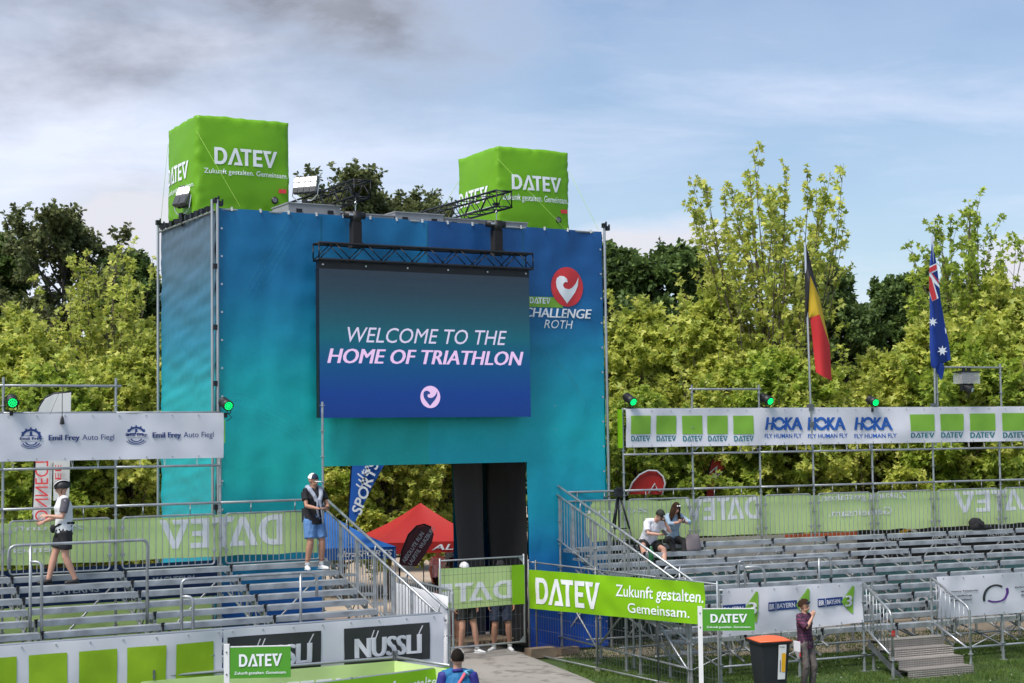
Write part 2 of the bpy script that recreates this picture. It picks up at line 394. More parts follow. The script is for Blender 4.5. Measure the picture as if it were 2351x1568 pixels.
def grad(name, stops, z0, z1, stops2=None, xsplit=None, rough=.55, emit=0, bump=.05, mulk=1.0, warp=.35, coat=0, seams=()):
    """printed (or displayed) colour that runs from z0 to z1"""
    m = bpy.data.materials.new(name); m.use_nodes = True; t = m.node_tree; b = t.nodes['Principled BSDF']; lk = t.links.new
    tx = t.nodes.new('ShaderNodeTexCoord'); sp = t.nodes.new('ShaderNodeSeparateXYZ'); lk(tx.outputs['Object'], sp.inputs[0])
    n = t.nodes.new('ShaderNodeTexNoise'); n.inputs['Scale'].default_value = .35; n.inputs['Detail'].default_value = 2; lk(tx.outputs['Object'], n.inputs['Vector'])
    ma = t.nodes.new('ShaderNodeMath'); ma.operation = 'MULTIPLY_ADD'; lk(n.outputs[0], ma.inputs[0]); ma.inputs[1].default_value = warp * 2; lk(sp.outputs[2], ma.inputs[2])
    mr = t.nodes.new('ShaderNodeMapRange'); mr.inputs[1].default_value = z0 + warp; mr.inputs[2].default_value = z1 + warp; lk(ma.outputs[0], mr.inputs[0])
    def ramp(st):
        r = t.nodes.new('ShaderNodeValToRGB'); lk(mr.outputs[0], r.inputs[0]); cr = r.color_ramp
        while len(cr.elements) < len(st): cr.elements.new(.5)
        for e, (z, c) in zip(cr.elements, sorted(st)): e.position = (z - z0) / (z1 - z0); e.color = (*[v * mulk for v in lin(c)], 1)
        return r.outputs[0]
    col = ramp(stops)
    if stops2:
        c2 = ramp(stops2); gt = t.nodes.new('ShaderNodeMath'); gt.operation = 'GREATER_THAN'; lk(sp.outputs[0], gt.inputs[0]); gt.inputs[1].default_value = xsplit
        mi = t.nodes.new('ShaderNodeMix'); mi.data_type = 'RGBA'; lk(gt.outputs[0], mi.inputs[0]); lk(col, mi.inputs[6]); lk(c2, mi.inputs[7]); col = mi.outputs[2]
    n2 = t.nodes.new('ShaderNodeTexNoise'); n2.inputs['Scale'].default_value = 9; n2.inputs['Detail'].default_value = 6; lk(tx.outputs['Object'], n2.inputs['Vector'])
    m2 = t.nodes.new('ShaderNodeMapRange'); m2.inputs[3].default_value = .9; m2.inputs[4].default_value = 1.1; lk(n2.outputs[0], m2.inputs[0])
    vm = t.nodes.new('ShaderNodeVectorMath'); vm.operation = 'SCALE'; lk(col, vm.inputs[0]); lk(m2.outputs[0], vm.inputs['Scale'])
    b.inputs['Roughness'].default_value = rough
    if emit:
        b.inputs['Base Color'].default_value = (.01, .01, .012, 1); lk(vm.outputs[0], b.inputs['Emission Color']); b.inputs['Emission Strength'].default_value = emit; b.inputs['Specular IOR Level'].default_value = .12; b.inputs['Roughness'].default_value = .6
    else: lk(vm.outputs[0], b.inputs['Base Color'])
    if bump:
        bp = t.nodes.new('ShaderNodeBump'); bp.inputs['Strength'].default_value = bump; bp.inputs['Distance'].default_value = .03; lk(n2.outputs[0], bp.inputs['Height']); lk(bp.outputs[0], b.inputs['Normal'])
    return m

# ------------------------------------------------------------------ ground
def sheet(name, pts, z, mat, zf=None, n=1):
    mb = MB(); mb.add([(x, y, z if zf is None else zf(x, y)) for x, y in pts], [tuple(range(len(pts)))]); o = mb.build(name, mat); tag(o, kind='structure'); return o
GRASSG = M('lawn', (.045, .085, .012), .9, 0, .45, .8, .8, 12)
o = sheet('ground', [(-400, -60), (400, -60), (400, 700), (-400, 700)], 0, GRASSG)
CARPET = M('grey_carpet', (.27, .25, .23), .9, 0, .12, .5, .15, 30)
cm = CARPET.node_tree; cb = cm.nodes['Principled BSDF']   # footprints and stains
st = cm.nodes.new('ShaderNodeTexNoise'); st.inputs['Scale'].default_value = 3.2; st.inputs['Detail'].default_value = 3
tx = cm.nodes.new('ShaderNodeTexCoord'); cm.links.new(tx.outputs['Object'], st.inputs['Vector'])
sr = cm.nodes.new('ShaderNodeValToRGB'); sr.color_ramp.elements[0].position = .32; sr.color_ramp.elements[0].color = (.45, .43, .42, 1); sr.color_ramp.elements[1].position = .46; sr.color_ramp.elements[1].color = (1, 1, 1, 1)
cm.links.new(st.outputs[0], sr.inputs[0]); mm = cm.nodes.new('ShaderNodeMix'); mm.data_type = 'RGBA'; mm.blend_type = 'MULTIPLY'; mm.inputs[0].default_value = .8
old = cb.inputs['Base Color'].links[0].from_socket; cm.links.new(old, mm.inputs[6]); cm.links.new(sr.outputs[0], mm.inputs[7]); cm.links.new(mm.outputs[2], cb.inputs['Base Color'])
# path: a low carpeted ramp from the gate out towards the finish, with its rounded right shoulder
def path_z(k): return .20 * max(0.0, 1 - k)
lefts = [(-1.75, 34.4), (-1.9, 32), (-2.3, 29), (-3, 25), (-4, 20), (-6, 12)]
rights = [(.10, 34.2), (.75, 32.9), (1.35, 31.2), (1.75, 29.6), (2.6, 27.2), (2.9, 25.0)]
mb = MB(); V = []; nx = 14
for i, (l, r) in enumerate(zip(lefts, rights)):
    for j in range(nx + 1):
        u = j / nx; h = .21 * max(0, 1 - i * .24); e = min(1, 7 * min(u + .02, 1 - u)); V.append((l[0] + (r[0] - l[0]) * u, l[1] + (r[1] - l[1]) * u, .012 + h * e ** .5))
mb.add(V, [(i * (nx + 1) + j, (i + 1) * (nx + 1) + j, (i + 1) * (nx + 1) + j + 1, i * (nx + 1) + j + 1) for i in range(len(lefts) - 1) for j in range(nx)])
tag(mb.build('path', CARPET, None, True), kind='structure')
PAVE = M('beige_paving', (.42, .34, .26), .85, 0, .12, 1.5, .1, 20)
sheet('plaza', [(-60, 36.5), (-9, 34.4), (6, 34.2), (30, 44), (60, 60), (40, 120), (-60, 120)], .006, PAVE)
sheet('gateway_floor', [(-4.2, 33.2), (.0, 34.2), (.0, 40), (-6, 40)], .010, PAVE)

# ------------------------------------------------------------------ the arch
FR_ST = [(0, (0, 66, 160)), (1.6, (0, 80, 152)), (2.6, (0, 122, 148)), (4.0, (0, 154, 150)), (5.8, (0, 150, 156)), (6.8, (0, 126, 154)), (7.7, (2, 104, 148)), (9.4, (4, 94, 144))]
FR_S2 = [(0, (0, 66, 172)), (1.6, (0, 84, 162)), (3.0, (0, 140, 164)), (4.8, (0, 158, 168)), (6.2, (0, 130, 158)), (7.2, (2, 94, 142)), (8, (6, 76, 132)), (9.4, (8, 70, 128))]
ARCHF = grad('arch_print', FR_ST, 0, 9.4, FR_S2, 4.62, mulk=1.26, warp=.12)
ARCHS = grad('arch_side_print_sheen', [(0, (0, 74, 158)), (2.6, (0, 134, 148)), (4.6, (0, 150, 152)), (5.7, (0, 140, 148)), (6.7, (6, 112, 138)), (7.5, (34, 98, 124)), (8.4, (64, 92, 110)), (9.4, (72, 88, 102))], 0, 9.4, rough=.5, mulk=1.16, warp=.10)  # teal and blue print; the greying towards the top is sky sheen painted in
arch = A.empty('entrance_arch', 0, 0, 0, 'tall blue and teal fabric covered entrance arch with an open gateway', 'arch')
def fold(a, b):
    v = .06 * noise.noise(Vector((a * .9 + b * .12, b * .22, 1.0))) + .035 * noise.noise(Vector((a * 2.6 - b * .3, b * .5, 4.0))) + .022 * noise.noise(Vector((a * 1.2 + b * 2.2, b * 1.6 - a * 2, 7.0)))
    return v + .008 * noise.noise(Vector((a * 7, b * 2.2, 5)))
def arch_cloth(name, s0, s1, z0, z1, mat, t=0, rz=0, loc=None, disp=fold, thick=.004, step=.12, parent=arch, label=None):
    c = Cloth(s1 - s0, z1 - z0, lambda a, b: disp(a + s0, b + z0), (z0, z0), (z1, z1))
    V = c.build(name, mat, parent, loc or (0, t, 0), rz, step, thick)
    for v in V.data.vertices: v.co.x += s0
    if label: V['label'] = label
    return c
DZ = 4.14; D0, D1 = 2.18, 6.98; TOP = 9.26
hdr = arch_cloth('front_fabric', 0, 9.0, DZ, TOP, ARCHF)
arch_cloth('front_fabric', 0, D0, .12, DZ, ARCHF); arch_cloth('front_fabric', D1, 9.0, .06, DZ, ARCHF)
def sfold(a, b): return .022 * noise.noise(Vector((a * .6, b * 2.4 + a * .4, 2))) + .030 * noise.noise(Vector((a * .7, b * 5.2 - a * .7, 6))) + .01 * noise.noise(Vector((a * 5, b * 7, 8)))
arch_cloth('side_fabric', 0, 3.5, .1, 9.2, ARCHS, rz=-math.pi / 2, loc=(-.02, 3.5, 0), disp=sfold, step=.07)
arch_cloth('side_fabric', 0, 3.5, .1, 9.2, ARCHS, rz=math.pi / 2, loc=(9.02, 0, 0), disp=sfold)
for a_, b_, z_ in ((0, 9.0, DZ), (0, 2.0, .1), (7.0, 9.0, .1)):
    arch_cloth('back_fabric', 0, b_ - a_, z_, 9.2 if z_ > 1 else DZ, ARCHF, rz=math.pi, loc=(b_, 3.52, 0), step=.3)
BLKF = M('black_lining', (.010, .011, .012), .75, 0, .3, 1.5, .3, 8)
BLKG = M('grey_black_lining', (.045, .046, .048), .8, 0, .3, 1.2, .3, 8)
cfold = lambda a, b: .16 * noise.noise(Vector((a * 1.6 + b * .25, b * .15, 3))) + .03 * noise.noise(Vector((a * 5, b * .4, 5)))
arch_cloth('black_curtain', 0, 1.75, .2, DZ, BLKF, rz=-math.pi / 2, loc=(D1 - .02, 1.78, 0), disp=cfold)
arch_cloth('black_curtain', 0, 1.40, .1, DZ, BLKG, rz=-math.pi / 2, loc=(D1 - .12, 3.15, 0), disp=cfold, label='greyish black curtain at the back of the gateway')
arch_cloth('black_curtain', 0, 3.5, .1, DZ, BLKF, rz=math.pi / 2, loc=(D0 + .02, 0, 0), disp=cfold, step=.2)
MB().box((4.58, 1.76, DZ + .05), (4.78, 3.46, .04)).build('gateway_ceiling', BLKF, arch)
MB().box((4.5, 1.75, 9.12), (8.9, 3.4, .06)).build('roof_deck', STEELD, arch)
# corner poles, edge tube, eyelets and ties
for s_, t_ in ((-.09, .02), (.0, -.04), (-.09, 3.5), (9.06, -.03), (9.06, 3.5)):
    pipe('corner_pole', (s_, t_, 0), (s_, t_, 9.42), .03, STEEL, arch)
pipe('edge_tube', (0, .03, 9.24), (9.0, .03, 9.24), .022, STEEL, arch); pipe('edge_tube', (-.05, 0, 9.2), (-.05, 3.5, 9.2), .022, STEEL, arch)
tie = MB().box((0, 0, 0), (.035, .02, .075)).mesh('tie', ROPE); eye = MB().tube((0, -.01, 0), (0, .01, 0), .022, 8).mesh('eyelet', ALU)
for i in range(15): inst('tie', tie, arch, (.3 + i * .6, -.03, 9.25), (0, random.uniform(-.3, .3), 0))
for i in range(16): inst('eyelet', eye, arch, (.08, -.05, .6 + i * .55)); inst('eyelet', eye, arch, (8.93, -.05, .6 + i * .55))
clampm = MB().box((0, 0, 0), (.09, .09, .1)).box((.05, 0, .03), (.03, .03, .12)).mesh('clamp', BLACKM)
for i in range(10): inst('clamp', clampm, arch, (-.07, .3 + i * .33, 9.27), (0, 0, random.uniform(-.5, .5)))
for s_, t_ in ((-.09, 3.5), (9.06, -.03), (-.02, -.02)):
    inst('clamp', clampm, arch, (s_, t_, 9.40)); inst('clamp', clampm, arch, (s_ + .08, t_, 9.34))
for z_ in (2.2, 3.4, 4.5, 5.8, 6.9, 8.1): inst('clamp', clampm, arch, (-.04, -.02, z_))
# roof boxes behind the front edge
BOXM = M('pale_roof_panel', (.30, .31, .33), .6, .1, .12, 3, .05, 20)
for i, (s_, wd, h_, z_) in enumerate(((2.55, 1.15, .40, 9.30), (3.75, 1.2, .26, 9.26), (4.95, 1.15, .36, 9.28), (6.1, 1.1, .30, 9.26), (7.15, .9, .30, 9.26))):
    mb = MB(); h_ *= .68; mb.box((0, 0, 0), (wd, .9, h_)).box((0, 0, h_ / 2 + .012), (wd + .03, .94, .024)); bx_ = mb.build('roof_panel', BOXM, arch, loc=(s_ - .35, .75, z_ + h_ / 2 - .08))
    MB().box((0, 0, 0), (.12, .03, .07)).build('handle', BLACKM, bx_, loc=(-wd * .3, -.46, 0)); MB().box((0, 0, 0), (.12, .03, .07)).build('handle', BLACKM, bx_, loc=(wd * .3, -.46, 0))
# printed mark on the arch
def abox(x0, y0, x1, y1):
    a, b = A.px(x0, y0); c, d = A.px(x1, y1); return (a, b - DZ, c, d - DZ)
mark = hdr.obj
hdr.put(SQ, abox(1185, 703, 1292, 683), GREENK, 'printed_band', off=.010)
hdr.put(ell(), abox(1265.5, 703, 1338, 615), REDP, 'printed_disc', cap=False, off=.016)
hdr.put(HEART, abox(1276.7, 696.4, 1328, 635.3), LETW, 'printed_mark', cap=False, off=.022)
hdr.put(WORD, abox(1217, 696, 1264, 684), LETW, off=.018)
hdr.put(text2d('CHALLENGE', .035, .22), abox(1204, 727, 1357, 711), LETW, off=.014)
hdr.put(text2d('ROTH', .0, .22), abox(1249, 753, 1316, 736), LETW, off=.014)
FAINT = M('pale_blue_line', (.05, .40, .50), .6, alpha=.16)
SEAM = M('seam_teal', (0, .13, .20), .7)
for s_ in (2.21, 4.62, 6.96): hdr.put(SQ, (s_ - .008, 4.0, s_ + .008, 5.08), SEAM, 'seam', off=.006)
for i in range(4):
    V, F = arcband(0, 0, 1, 1, .992, .992, 5, 60, 16); hdr.put((V, F), (7.1, .9 + i * .16, 8.6 - i * .1, 2.6 - i * .05), FAINT, 'printed_line', cap=False, off=.008)
for i in range(5):
    V, F = arcband(0, 0, 1, 1, .994, .994, 30, 88, 16); hdr.put((V, F), (.2, .1 + i * .1, 2.1 - i * .05, 1.0 + i * .12), FAINT, 'printed_line', cap=False, off=.008)
for i in range(4):
    hdr.put(poly((0, 0), (.01, 0), (.41, 1), (.40, 1)), (.5 + .12 * i, 3.4, 1.5 + .12 * i, 5.0), FAINT, 'printed_line', cap=False, off=.008)

# ------------------------------------------------------------------ video wall, truss, hoists
TS = -.45
scr = A.empty('video_wall', 4.4, TS, 5.11, 'large hanging video wall with a pink welcome message on blue', 'screen')
S0, S1, ZB, ZT = 1.97, 6.83, 5.11, 8.10
MB().box((0, .10, (ZT - ZB) / 2), (S1 - S0, .16, ZT - ZB - .01)).build('cabinet', BLACKM, scr)
MB().box((0, .07, ZT - ZB + .07), (S1 - S0 + .02, .13, .16)).build('top_rail', BLACKM, scr)
bolt = MB().tube((0, -.01, 0), (0, .02, 0), .018, 8).mesh('bolt', ALU)
for i in range(6): inst('bolt', bolt, scr, (-2.35 + i * .94, -.01, ZT - ZB + .08))
LED = grad('led_picture', [(5.1, (22, 60, 136)), (5.6, (22, 66, 144)), (6.2, (18, 84, 136)), (6.75, (22, 100, 118)), (7.2, (36, 84, 102)), (7.7, (44, 68, 84)), (8.1, (50, 62, 76))], 5.1, 8.1, emit=.38, bump=0, warp=.08, rough=.35)
disp = Cloth(S1 - S0, ZT - ZB); dob = disp.build('display', LED, scr, (S0 - 4.4, 0, 0), 0, .5)
for v in dob.data.vertices: v.co.z += 5.11
dob.location.z = -5.11
disp.zb = (5.11, 5.11); disp.zt = (8.10, 8.10)
def sbox(x0, y0, x1, y1):
    a, b = A.px(x0, y0, TS); c, d = A.px(x1, y1, TS); return (a - S0, b - ZB, c - S0, d - ZB)
PINK = M('pink_light', (.02, .02, .02), .5, emit=lin((222, 188, 230)), es=.46)
PINKL = M('pale_blue_light', (.02, .02, .02), .5, emit=lin((205, 196, 226)), es=.46)
LEDB = M('blue_light', (.02, .02, .02), .5, emit=lin((20, 62, 136)), es=.42)
disp.put(text2d('WELCOME TO THE', 0, .24), sbox(798, 785, 1163, 760), PINKL)
disp.put(text2d('HOME OF TRIATHLON', .032, .24), sbox(751, 833, 1201, 808), PINK)
disp.put(ell(32), sbox(965, 937, 1010, 886), PINK, 'round_mark', cap=False)
disp.put(HEART, sbox(971.6, 932, 1003.7, 897), LEDB, 'mark', cap=False, off=.012)
def truss(name, fr, p0, p1, wy, wz, n, label, cat, group=None, mat=BLACKM, cr=.024):
    p0, p1 = Vector(p0), Vector(p1); d = p1 - p0; Ln = d.length; ux = d / Ln
    e = bpy.data.objects.new(name, None); link(e); base = fr.pt(p0.x, p0.y, p0.z); top = fr.pt(p1.x, p1.y, p1.z); dw = (top - base).normalized()
    side = Vector((-dw.y, dw.x, 0)).normalized(); up = dw.cross(side)
    if up.z < 0: up = -up; 
    side = up.cross(dw)
    e.matrix_world = Matrix(((dw.x, side.x, up.x, base.x), (dw.y, side.y, up.y, base.y), (dw.z, side.z, up.z, base.z), (0, 0, 0, 1)))
    tag(e, label, cat, group); c = [(y, z) for y in (-wy / 2, wy / 2) for z in (-wz / 2, wz / 2)]
    for y, z in c: pipe('chord', (0, y, z), (Ln, y, z), cr, mat, e)
    stp = Ln / n
    for i in range(n):
        a, b = i * stp, (i + 1) * stp
        if i % 2: a, b = b, a
        pipe('diagonal', (a, -wy / 2, -wz / 2), (b, -wy / 2, wz / 2), .011, mat, e, 6); pipe('diagonal', (a, wy / 2, -wz / 2), (b, wy / 2, wz / 2), .011, mat, e, 6)
        pipe('diagonal', (a, -wy / 2, wz / 2), (b, wy / 2, wz / 2), .011, mat, e, 6); pipe('diagonal', (b, -wy / 2, -wz / 2), (a, wy / 2, -wz / 2), .011, mat, e, 6)
    for x in (0, Ln):
        for q in range(4):
            y, z = c[q]; y2, z2 = c[(1, 3, 0, 2)[q]]; pipe('end_brace', (x, y, z), (x, y2, z2), .014, mat, e, 6)
    return e
truss('lighting_truss', A, (1.93, TS + .05, 8.44), (6.88, TS + .05, 8.44), .30, .33, 14, 'long black truss directly above the video wall', 'truss', cr=.028)
for (x, yt) in ((819, 462), (1143, 480)):
    s_, z_ = A.px(x, 560, TS)
    truss('roof_truss', A, (s_, -.75, 9.72), (s_, 2.9, 9.72), .36, .34, 10, ('left' if x < 900 else 'right') + ' of the two black trusses jutting from the arch roof', 'truss', 'cantilever trusses on the arch roof')
    h = A.empty('chain_hoist', s_, TS + .05, 8.62, 'black chain hoist hanging below the ' + ('left' if x < 900 else 'right') + ' roof truss', 'hoist', 'chain hoists over the video wall')
    MB().box((0, 0, .20), (.19, .2, .52)).box((0, -.02, -.02), (.24, .24, .10)).build('chain_bag', BLACKC, h)
    mb = MB().box((0, 0, .56), (.17, .2, .22)).tube((-.24, 0, .60), (.2, 0, .60), .075, 12); mb.build('motor', BLACKP, h, True)
    MB().box((-.12, -.085, .60), (.12, .01, .04)).build('nameplate', ALU, h)
    mb = MB().path([(0, 0, .68), (.0, 0, .80), (.03, 0, .84), (0, 0, .88), (-.02, 0, .84)], .012, 6); mb.build('hook', ALU, h)
    pipe('chain', (0, 0, .84), (0, 0, 1.02), .008, ALU, h); pipe('chain', (.05, 0, -.1), (.05, 0, .5), .006, STEELD, h)
    MB().box((0, 0, 1.03), (.12, .12, .05)).build('beam_clamp', BLACKM, h)
    MB().path([(.1, .05, .5), (.16, .08, .25), (.12, .1, 0), (.2, .12, -.1)], .012, 6).build('cable', BLACKP, h)

# ------------------------------------------------------------------ green inflatable cubes
def cube_(s0, t0, w_, d_, h_, z0, label, mirror_seed, pbox, ptag):
    e = A.empty('inflatable_cube', s0, t0, z0, label, 'inflatable cube', 'green inflatable cubes on the arch')
    N = 30; V = []; F = []; idx = {}
    def bulge(p):
        x, y, z = p; X, Y, Z = (2 * x / w_ - 1), (2 * y / d_ - 1), (2 * z / h_ - 1)
        k = .055
        ox = X * k * (1 - Y * Y) * (1 - Z * Z) * 1.6; oy = Y * k * (1 - X * X) * (1 - Z * Z) * 1.6; oz = max(Z, 0) * k * (1 - X * X) * (1 - Y * Y) * 1.4
        q = Vector((x + ox, y + oy, z + oz)); m = sorted((abs(X), abs(Y), abs(Z)))
        near = max(0, (m[1] - .72) / .28)          # puckers next to the seams
        pk = .034 * near * noise.noise(Vector((x * 7 + mirror_seed, y * 7, z * 7))) + .012 * noise.noise(Vector((x * 2 + mirror_seed, y * 2, z * 3)))
        low = max(0, (-Z - .55) / .45); pk += .055 * low * noise.noise(Vector((x * 3.5 + y * 3.5 + z, z * 4 + mirror_seed, 1)))
        c = Vector((w_ / 2, d_ / 2, h_ / 2)); q += (q - c).normalized() * pk
        r = max(0, m[1] - .94) / .06 * max(0, m[2] - .94) / .06; return q + (c - q).normalized() * .022 * r
    def vid(i, j, k):
        if (i, j, k) not in idx: idx[(i, j, k)] = len(V); V.append(bulge((w_ * i / N, d_ * j / N, h_ * k / N)))
        return idx[(i, j, k)]
    for a in range(N):
        for b in range(N):
            F += [(vid(a, 0, b), vid(a + 1, 0, b), vid(a + 1, 0, b + 1), vid(a, 0, b + 1)), (vid(a + 1, N, b), vid(a, N, b), vid(a, N, b + 1), vid(a + 1, N, b + 1)),
                  (vid(0, a + 1, b), vid(0, a, b), vid(0, a, b + 1), vid(0, a + 1, b + 1)), (vid(N, a, b), vid(N, a + 1, b), vid(N, a + 1, b + 1), vid(N, a, b + 1)), (vid(a, b, N), vid(a + 1, b, N), vid(a + 1, b + 1, N), vid(a, b + 1, N))]
    body = MB().add(V, F).build('body', INFL, e, True)
    c = Cloth(w_, h_, lambda a, b: bulge((a, 0, b)).y); c.obj = body; c.gx, c.gy = w_ / N, h_ / N
    def bx_(x0, y0, x1, y1):
        a, b = A.px(x0, y0, t0); g, d = A.px(x1, y1, t0); return (a - s0, b - z0, g - s0, d - z0)
    c.put(WORD, bx_(*pbox), LETW, off=.012, parent=body, step=.07); c.put(text2d('Zukunft gestalten. Gemeinsam.', .006), bx_(*ptag), LETW, off=.012, parent=body, step=.07)
    side = Cloth(d_, h_, lambda a, b: bulge((0, d_ - a, b)).x); pv = bpy.data.objects.new('lettering', None)
    def sput(shape, box):
        V2, F2 = shape; x0, x1 = min(p[0] for p in V2), max(p[0] for p in V2); a0, b0, a1, b1 = box
        V2, F2 = sliced([(a0 + (x - x0) / (x1 - x0) * (a1 - a0), b0 + y * (b1 - b0)) for x, y in V2], F2, .07)
        MB().add([(side.disp(min(max(x, 0), d_), y) - .012, d_ - x, y) for x, y in V2], F2).build('lettering', LETW, body, True)
    sput(WORD, (.10, h_ * .40, d_ * .82, h_ * .57)); sput(text2d('Zukunft gestalten. Gemeinsam.', .006), (.06, h_ * .30, d_ - .1, h_ * .345))
    m = MB().tube((0, -.02, 0), (0, .05, 0), .075, 16); o = m.build('air_inlet', BLACKP, e, True, (w_ * .83, -.03, .42)); MB().tube((0, -.03, 0), (0, -.022, 0), .05, 12).build('inlet_grille', STEELD, o)
    MB().box((w_ - .17, -.045, .62), (.17, .008, .085)).build('maker_label', REDP, e)
    return e
c1 = cube_(.10, 1.5, 2.03, 1.9, 2.11, 9.3, 'left green inflatable cube with white lettering on the arch', 1.3, (490, 377, 634, 350), (467, 397, 659, 400))
c2 = cube_(7.24, 1.6, 1.92, 1.9, 2.04, 9.3, 'right green inflatable cube with white lettering behind the roof truss', 5.7, (1172, 435, 1286, 410), (1152, 458, 1303, 455))
def guy(name, p, q, parent, r=.006): return pipe(name, p, q, r * .7, CORDG, parent, 5)
guy('guy_rope', (0, 0, 1.75), (.40, -1.45, .02), c1); guy('guy_rope', (0, 1.9, 1.8), (-.15, 2.0, -.1), c1)
guy('guy_rope', (0, 0, 1.75), (1.0, -1.4, -.05), c2); guy('guy_rope', (1.92, 0, 1.6), (1.72, -1.55, 0), c2); guy('guy_rope', (0, 1.9, 1.5), (-.7, 1.9, .4), c2)

GLOW = M('lit_led_array', (.8, .8, .8), .4, emit=(1, .97, .88), es=1.0)
LENS = M('unlit_led_array', (.10, .10, .10), .3, .3, .2, 20)
def flood(label, loc, yaw, tilt, w_, h_, lit, nx, ny):
    e = empty('floodlight', loc, yaw, label, 'floodlight', 'floodlights on the arch roof')
    rot = Matrix.Rotation(tilt, 3, 'X')
    mb = MB(); mb.box((0, .05, 0), (w_, .10, h_), rot)
    for i in range(9): mb.box(rot @ Vector((-w_ / 2 + .04 + i * (w_ - .08) / 8, .13, 0)), (.012, .08, h_ * .9), rot)
    mb.build('housing', M('floodlight_housing', (.12, .125, .13), .45, .5, .2, 8), e)
    for i in range(nx):
        for j in range(ny):
            on = j >= ny - lit
            c = rot @ Vector((-w_ / 2 + (i + .5) * w_ / nx, -.008, -h_ / 2 + (j + .5) * h_ / ny))
            MB().box((0, 0, 0), (w_ / nx * .78, .018, h_ / ny * .74), rot).build('led_cell', GLOW if on else LENS, e, loc=c)
    mb = MB().path([(-w_ / 2 - .02, .05, 0), (-w_ / 2 - .02, .0, -h_ / 2 - .05), (-w_ * .3, 0, -h_ / 2 - .16), (w_ * .3, 0, -h_ / 2 - .16), (w_ / 2 + .02, .0, -h_ / 2 - .05), (w_ / 2 + .02, .05, 0)], .012, 6); mb.build('bracket', ALU, e)
    pipe('stand_post', (0, 0, -h_ / 2 - .16), (0, 0, -h_ / 2 - .42), .03, STEELD, e); MB().box((0, 0, -h_ / 2 - .20), (.1, .1, .12)).build('clamp', BLACKM, e)
    return e
s_, z_ = A.px(700, 424, 1.2)
flood('floodlight with bright lit cells standing between the left cube and roof truss', A.pt(s_, 1.2, z_), R_(-22), R_(-12), .56, .36, 2, 4, 3)
s_, z_ = A.px(409, 448, 2.0)
flood('angled floodlight in front of the side of the left green cube', A.pt(-.05, 2.0, z_), R_(-42), R_(-24), .46, .46, 1, 2, 2)

# ------------------------------------------------------------------ grandstands
PLK = {}
def plank_mesh(Ln):
    k = round(Ln, 2)
    if k not in PLK:
        mb = MB(); mb.box((k / 2, .03, -.0125), (k, .24, .025)); mb.box((k / 2, -.09, -.047), (k, .012, .094)); mb.box((k / 2, -.075, -.089), (k, .03, .012)); mb.box((k / 2, .14, -.035), (k, .012, .045))
        PLK[k] = mb.mesh('bench_plank', STEEL2)
    return PLK[k]
NOTCH = MB().box((0, 0, -.045), (.034, .05, .12)).box((.0, -.02, .022), (.06, .03, .022)).mesh('coupler', BLACKM)
BRK = MB().box((0, .02, -.10), (.045, .06, .17)).mesh('bracket', STEEL)
_lat = {}
def stringer(e, s_, q0, z0, run, rise, n):
    key = (round(q0, 2), round(z0, 2), n, round(run, 3))
    if key not in _lat:
        def P(k, d): return (0, -q0 - run * k, z0 - rise * k - d)
        mb = MB(); mb.tube(P(-.5, .2), P(n - .3, .2), .024, 6); mb.tube(P(-.2, .52), P(n - .9, .50), .024, 6)
        for k in range(n - 1):
            mb.tube(P(k, .2), P(k + .5, .51), .012, 5); mb.tube(P(k + .5, .51), P(k + 1, .2), .012, 5)
        for k in range(n): mb.box((0, -q0 - run * k, z0 - rise * k - .13), (.035, .05, .17))
        _lat[key] = mb.mesh('stringer', STEEL)
    inst('stringer', _lat[key], e, (s_, 0, 0))
_pm = {}
def post(e, s_, t_, z0, z1, name='post', foot=True):
    k = (round(z0, 1), round(z1, 1), foot)
    if k not in _pm:
        mb = MB(); mb.tube((0, 0, 0), (0, 0, z1 - z0), .0245, 8)
        zz_ = .35
        while zz_ < z1 - z0 - .05: mb.tube((0, 0, zz_ - .006), (0, 0, zz_ + .006), .055, 8); zz_ += .5
        if foot: mb.box((0, 0, .005), (.15, .15, .01)); mb.tube((0, 0, .01), (0, 0, .2), .033, 8)
        _pm[k] = mb.mesh('post', STEEL)
    return inst(name, _pm[k], e, (s_, t_, z0))
_bar = {}
def guard(e, s0, s1, z0, z1, t_=-.03, pitch=.118):
    g = MB(); w_ = s1 - s0; h_ = z1 - z0; r = .05
    g.path([(0, 0, r), (0, 0, h_ - r), (r * .3, 0, h_ - r * .3), (r, 0, h_), (w_ - r, 0, h_), (w_ - r * .3, 0, h_ - r * .3), (w_, 0, h_ - r), (w_, 0, r), (w_ - r * .3, 0, r * .3), (w_ - r, 0, 0), (r, 0, 0), (r * .3, 0, r * .3), (0, 0, r)], .018, 6)
    for x in (.0, w_): g.box((x, 0, h_ * .28), (.07, .05, .05)); g.box((x, 0, h_ * .8), (.07, .05, .05))
    o = g.build('guard_panel', STEEL, e, loc=(s0, t_, z0)); n = int(w_ / pitch)
    k = round(h_, 2)
    if k not in _bar: _bar[k] = MB().tube((0, 0, 0), (0, 0, h_), .0085, 6, cap=False).mesh('bar', STEEL)
    for i in range(1, n): inst('bar', _bar[k], o, (w_ * i / n, 0, 0))
def handrail(e, pts, r=.026): return MB().path(pts, r, 8).build('handrail', STEEL, e, True)
def bend(a, b, c, r=.12, n=4):     # rounded corner points at b
    a, b, c = Vector(a), Vector(b), Vector(c); u1 = (a - b).normalized() * r; u2 = (c - b).normalized() * r
    return [b + u1 * (1 - k / n) ** 2 + u2 * (k / n) ** 2 for k in range(n + 1)]
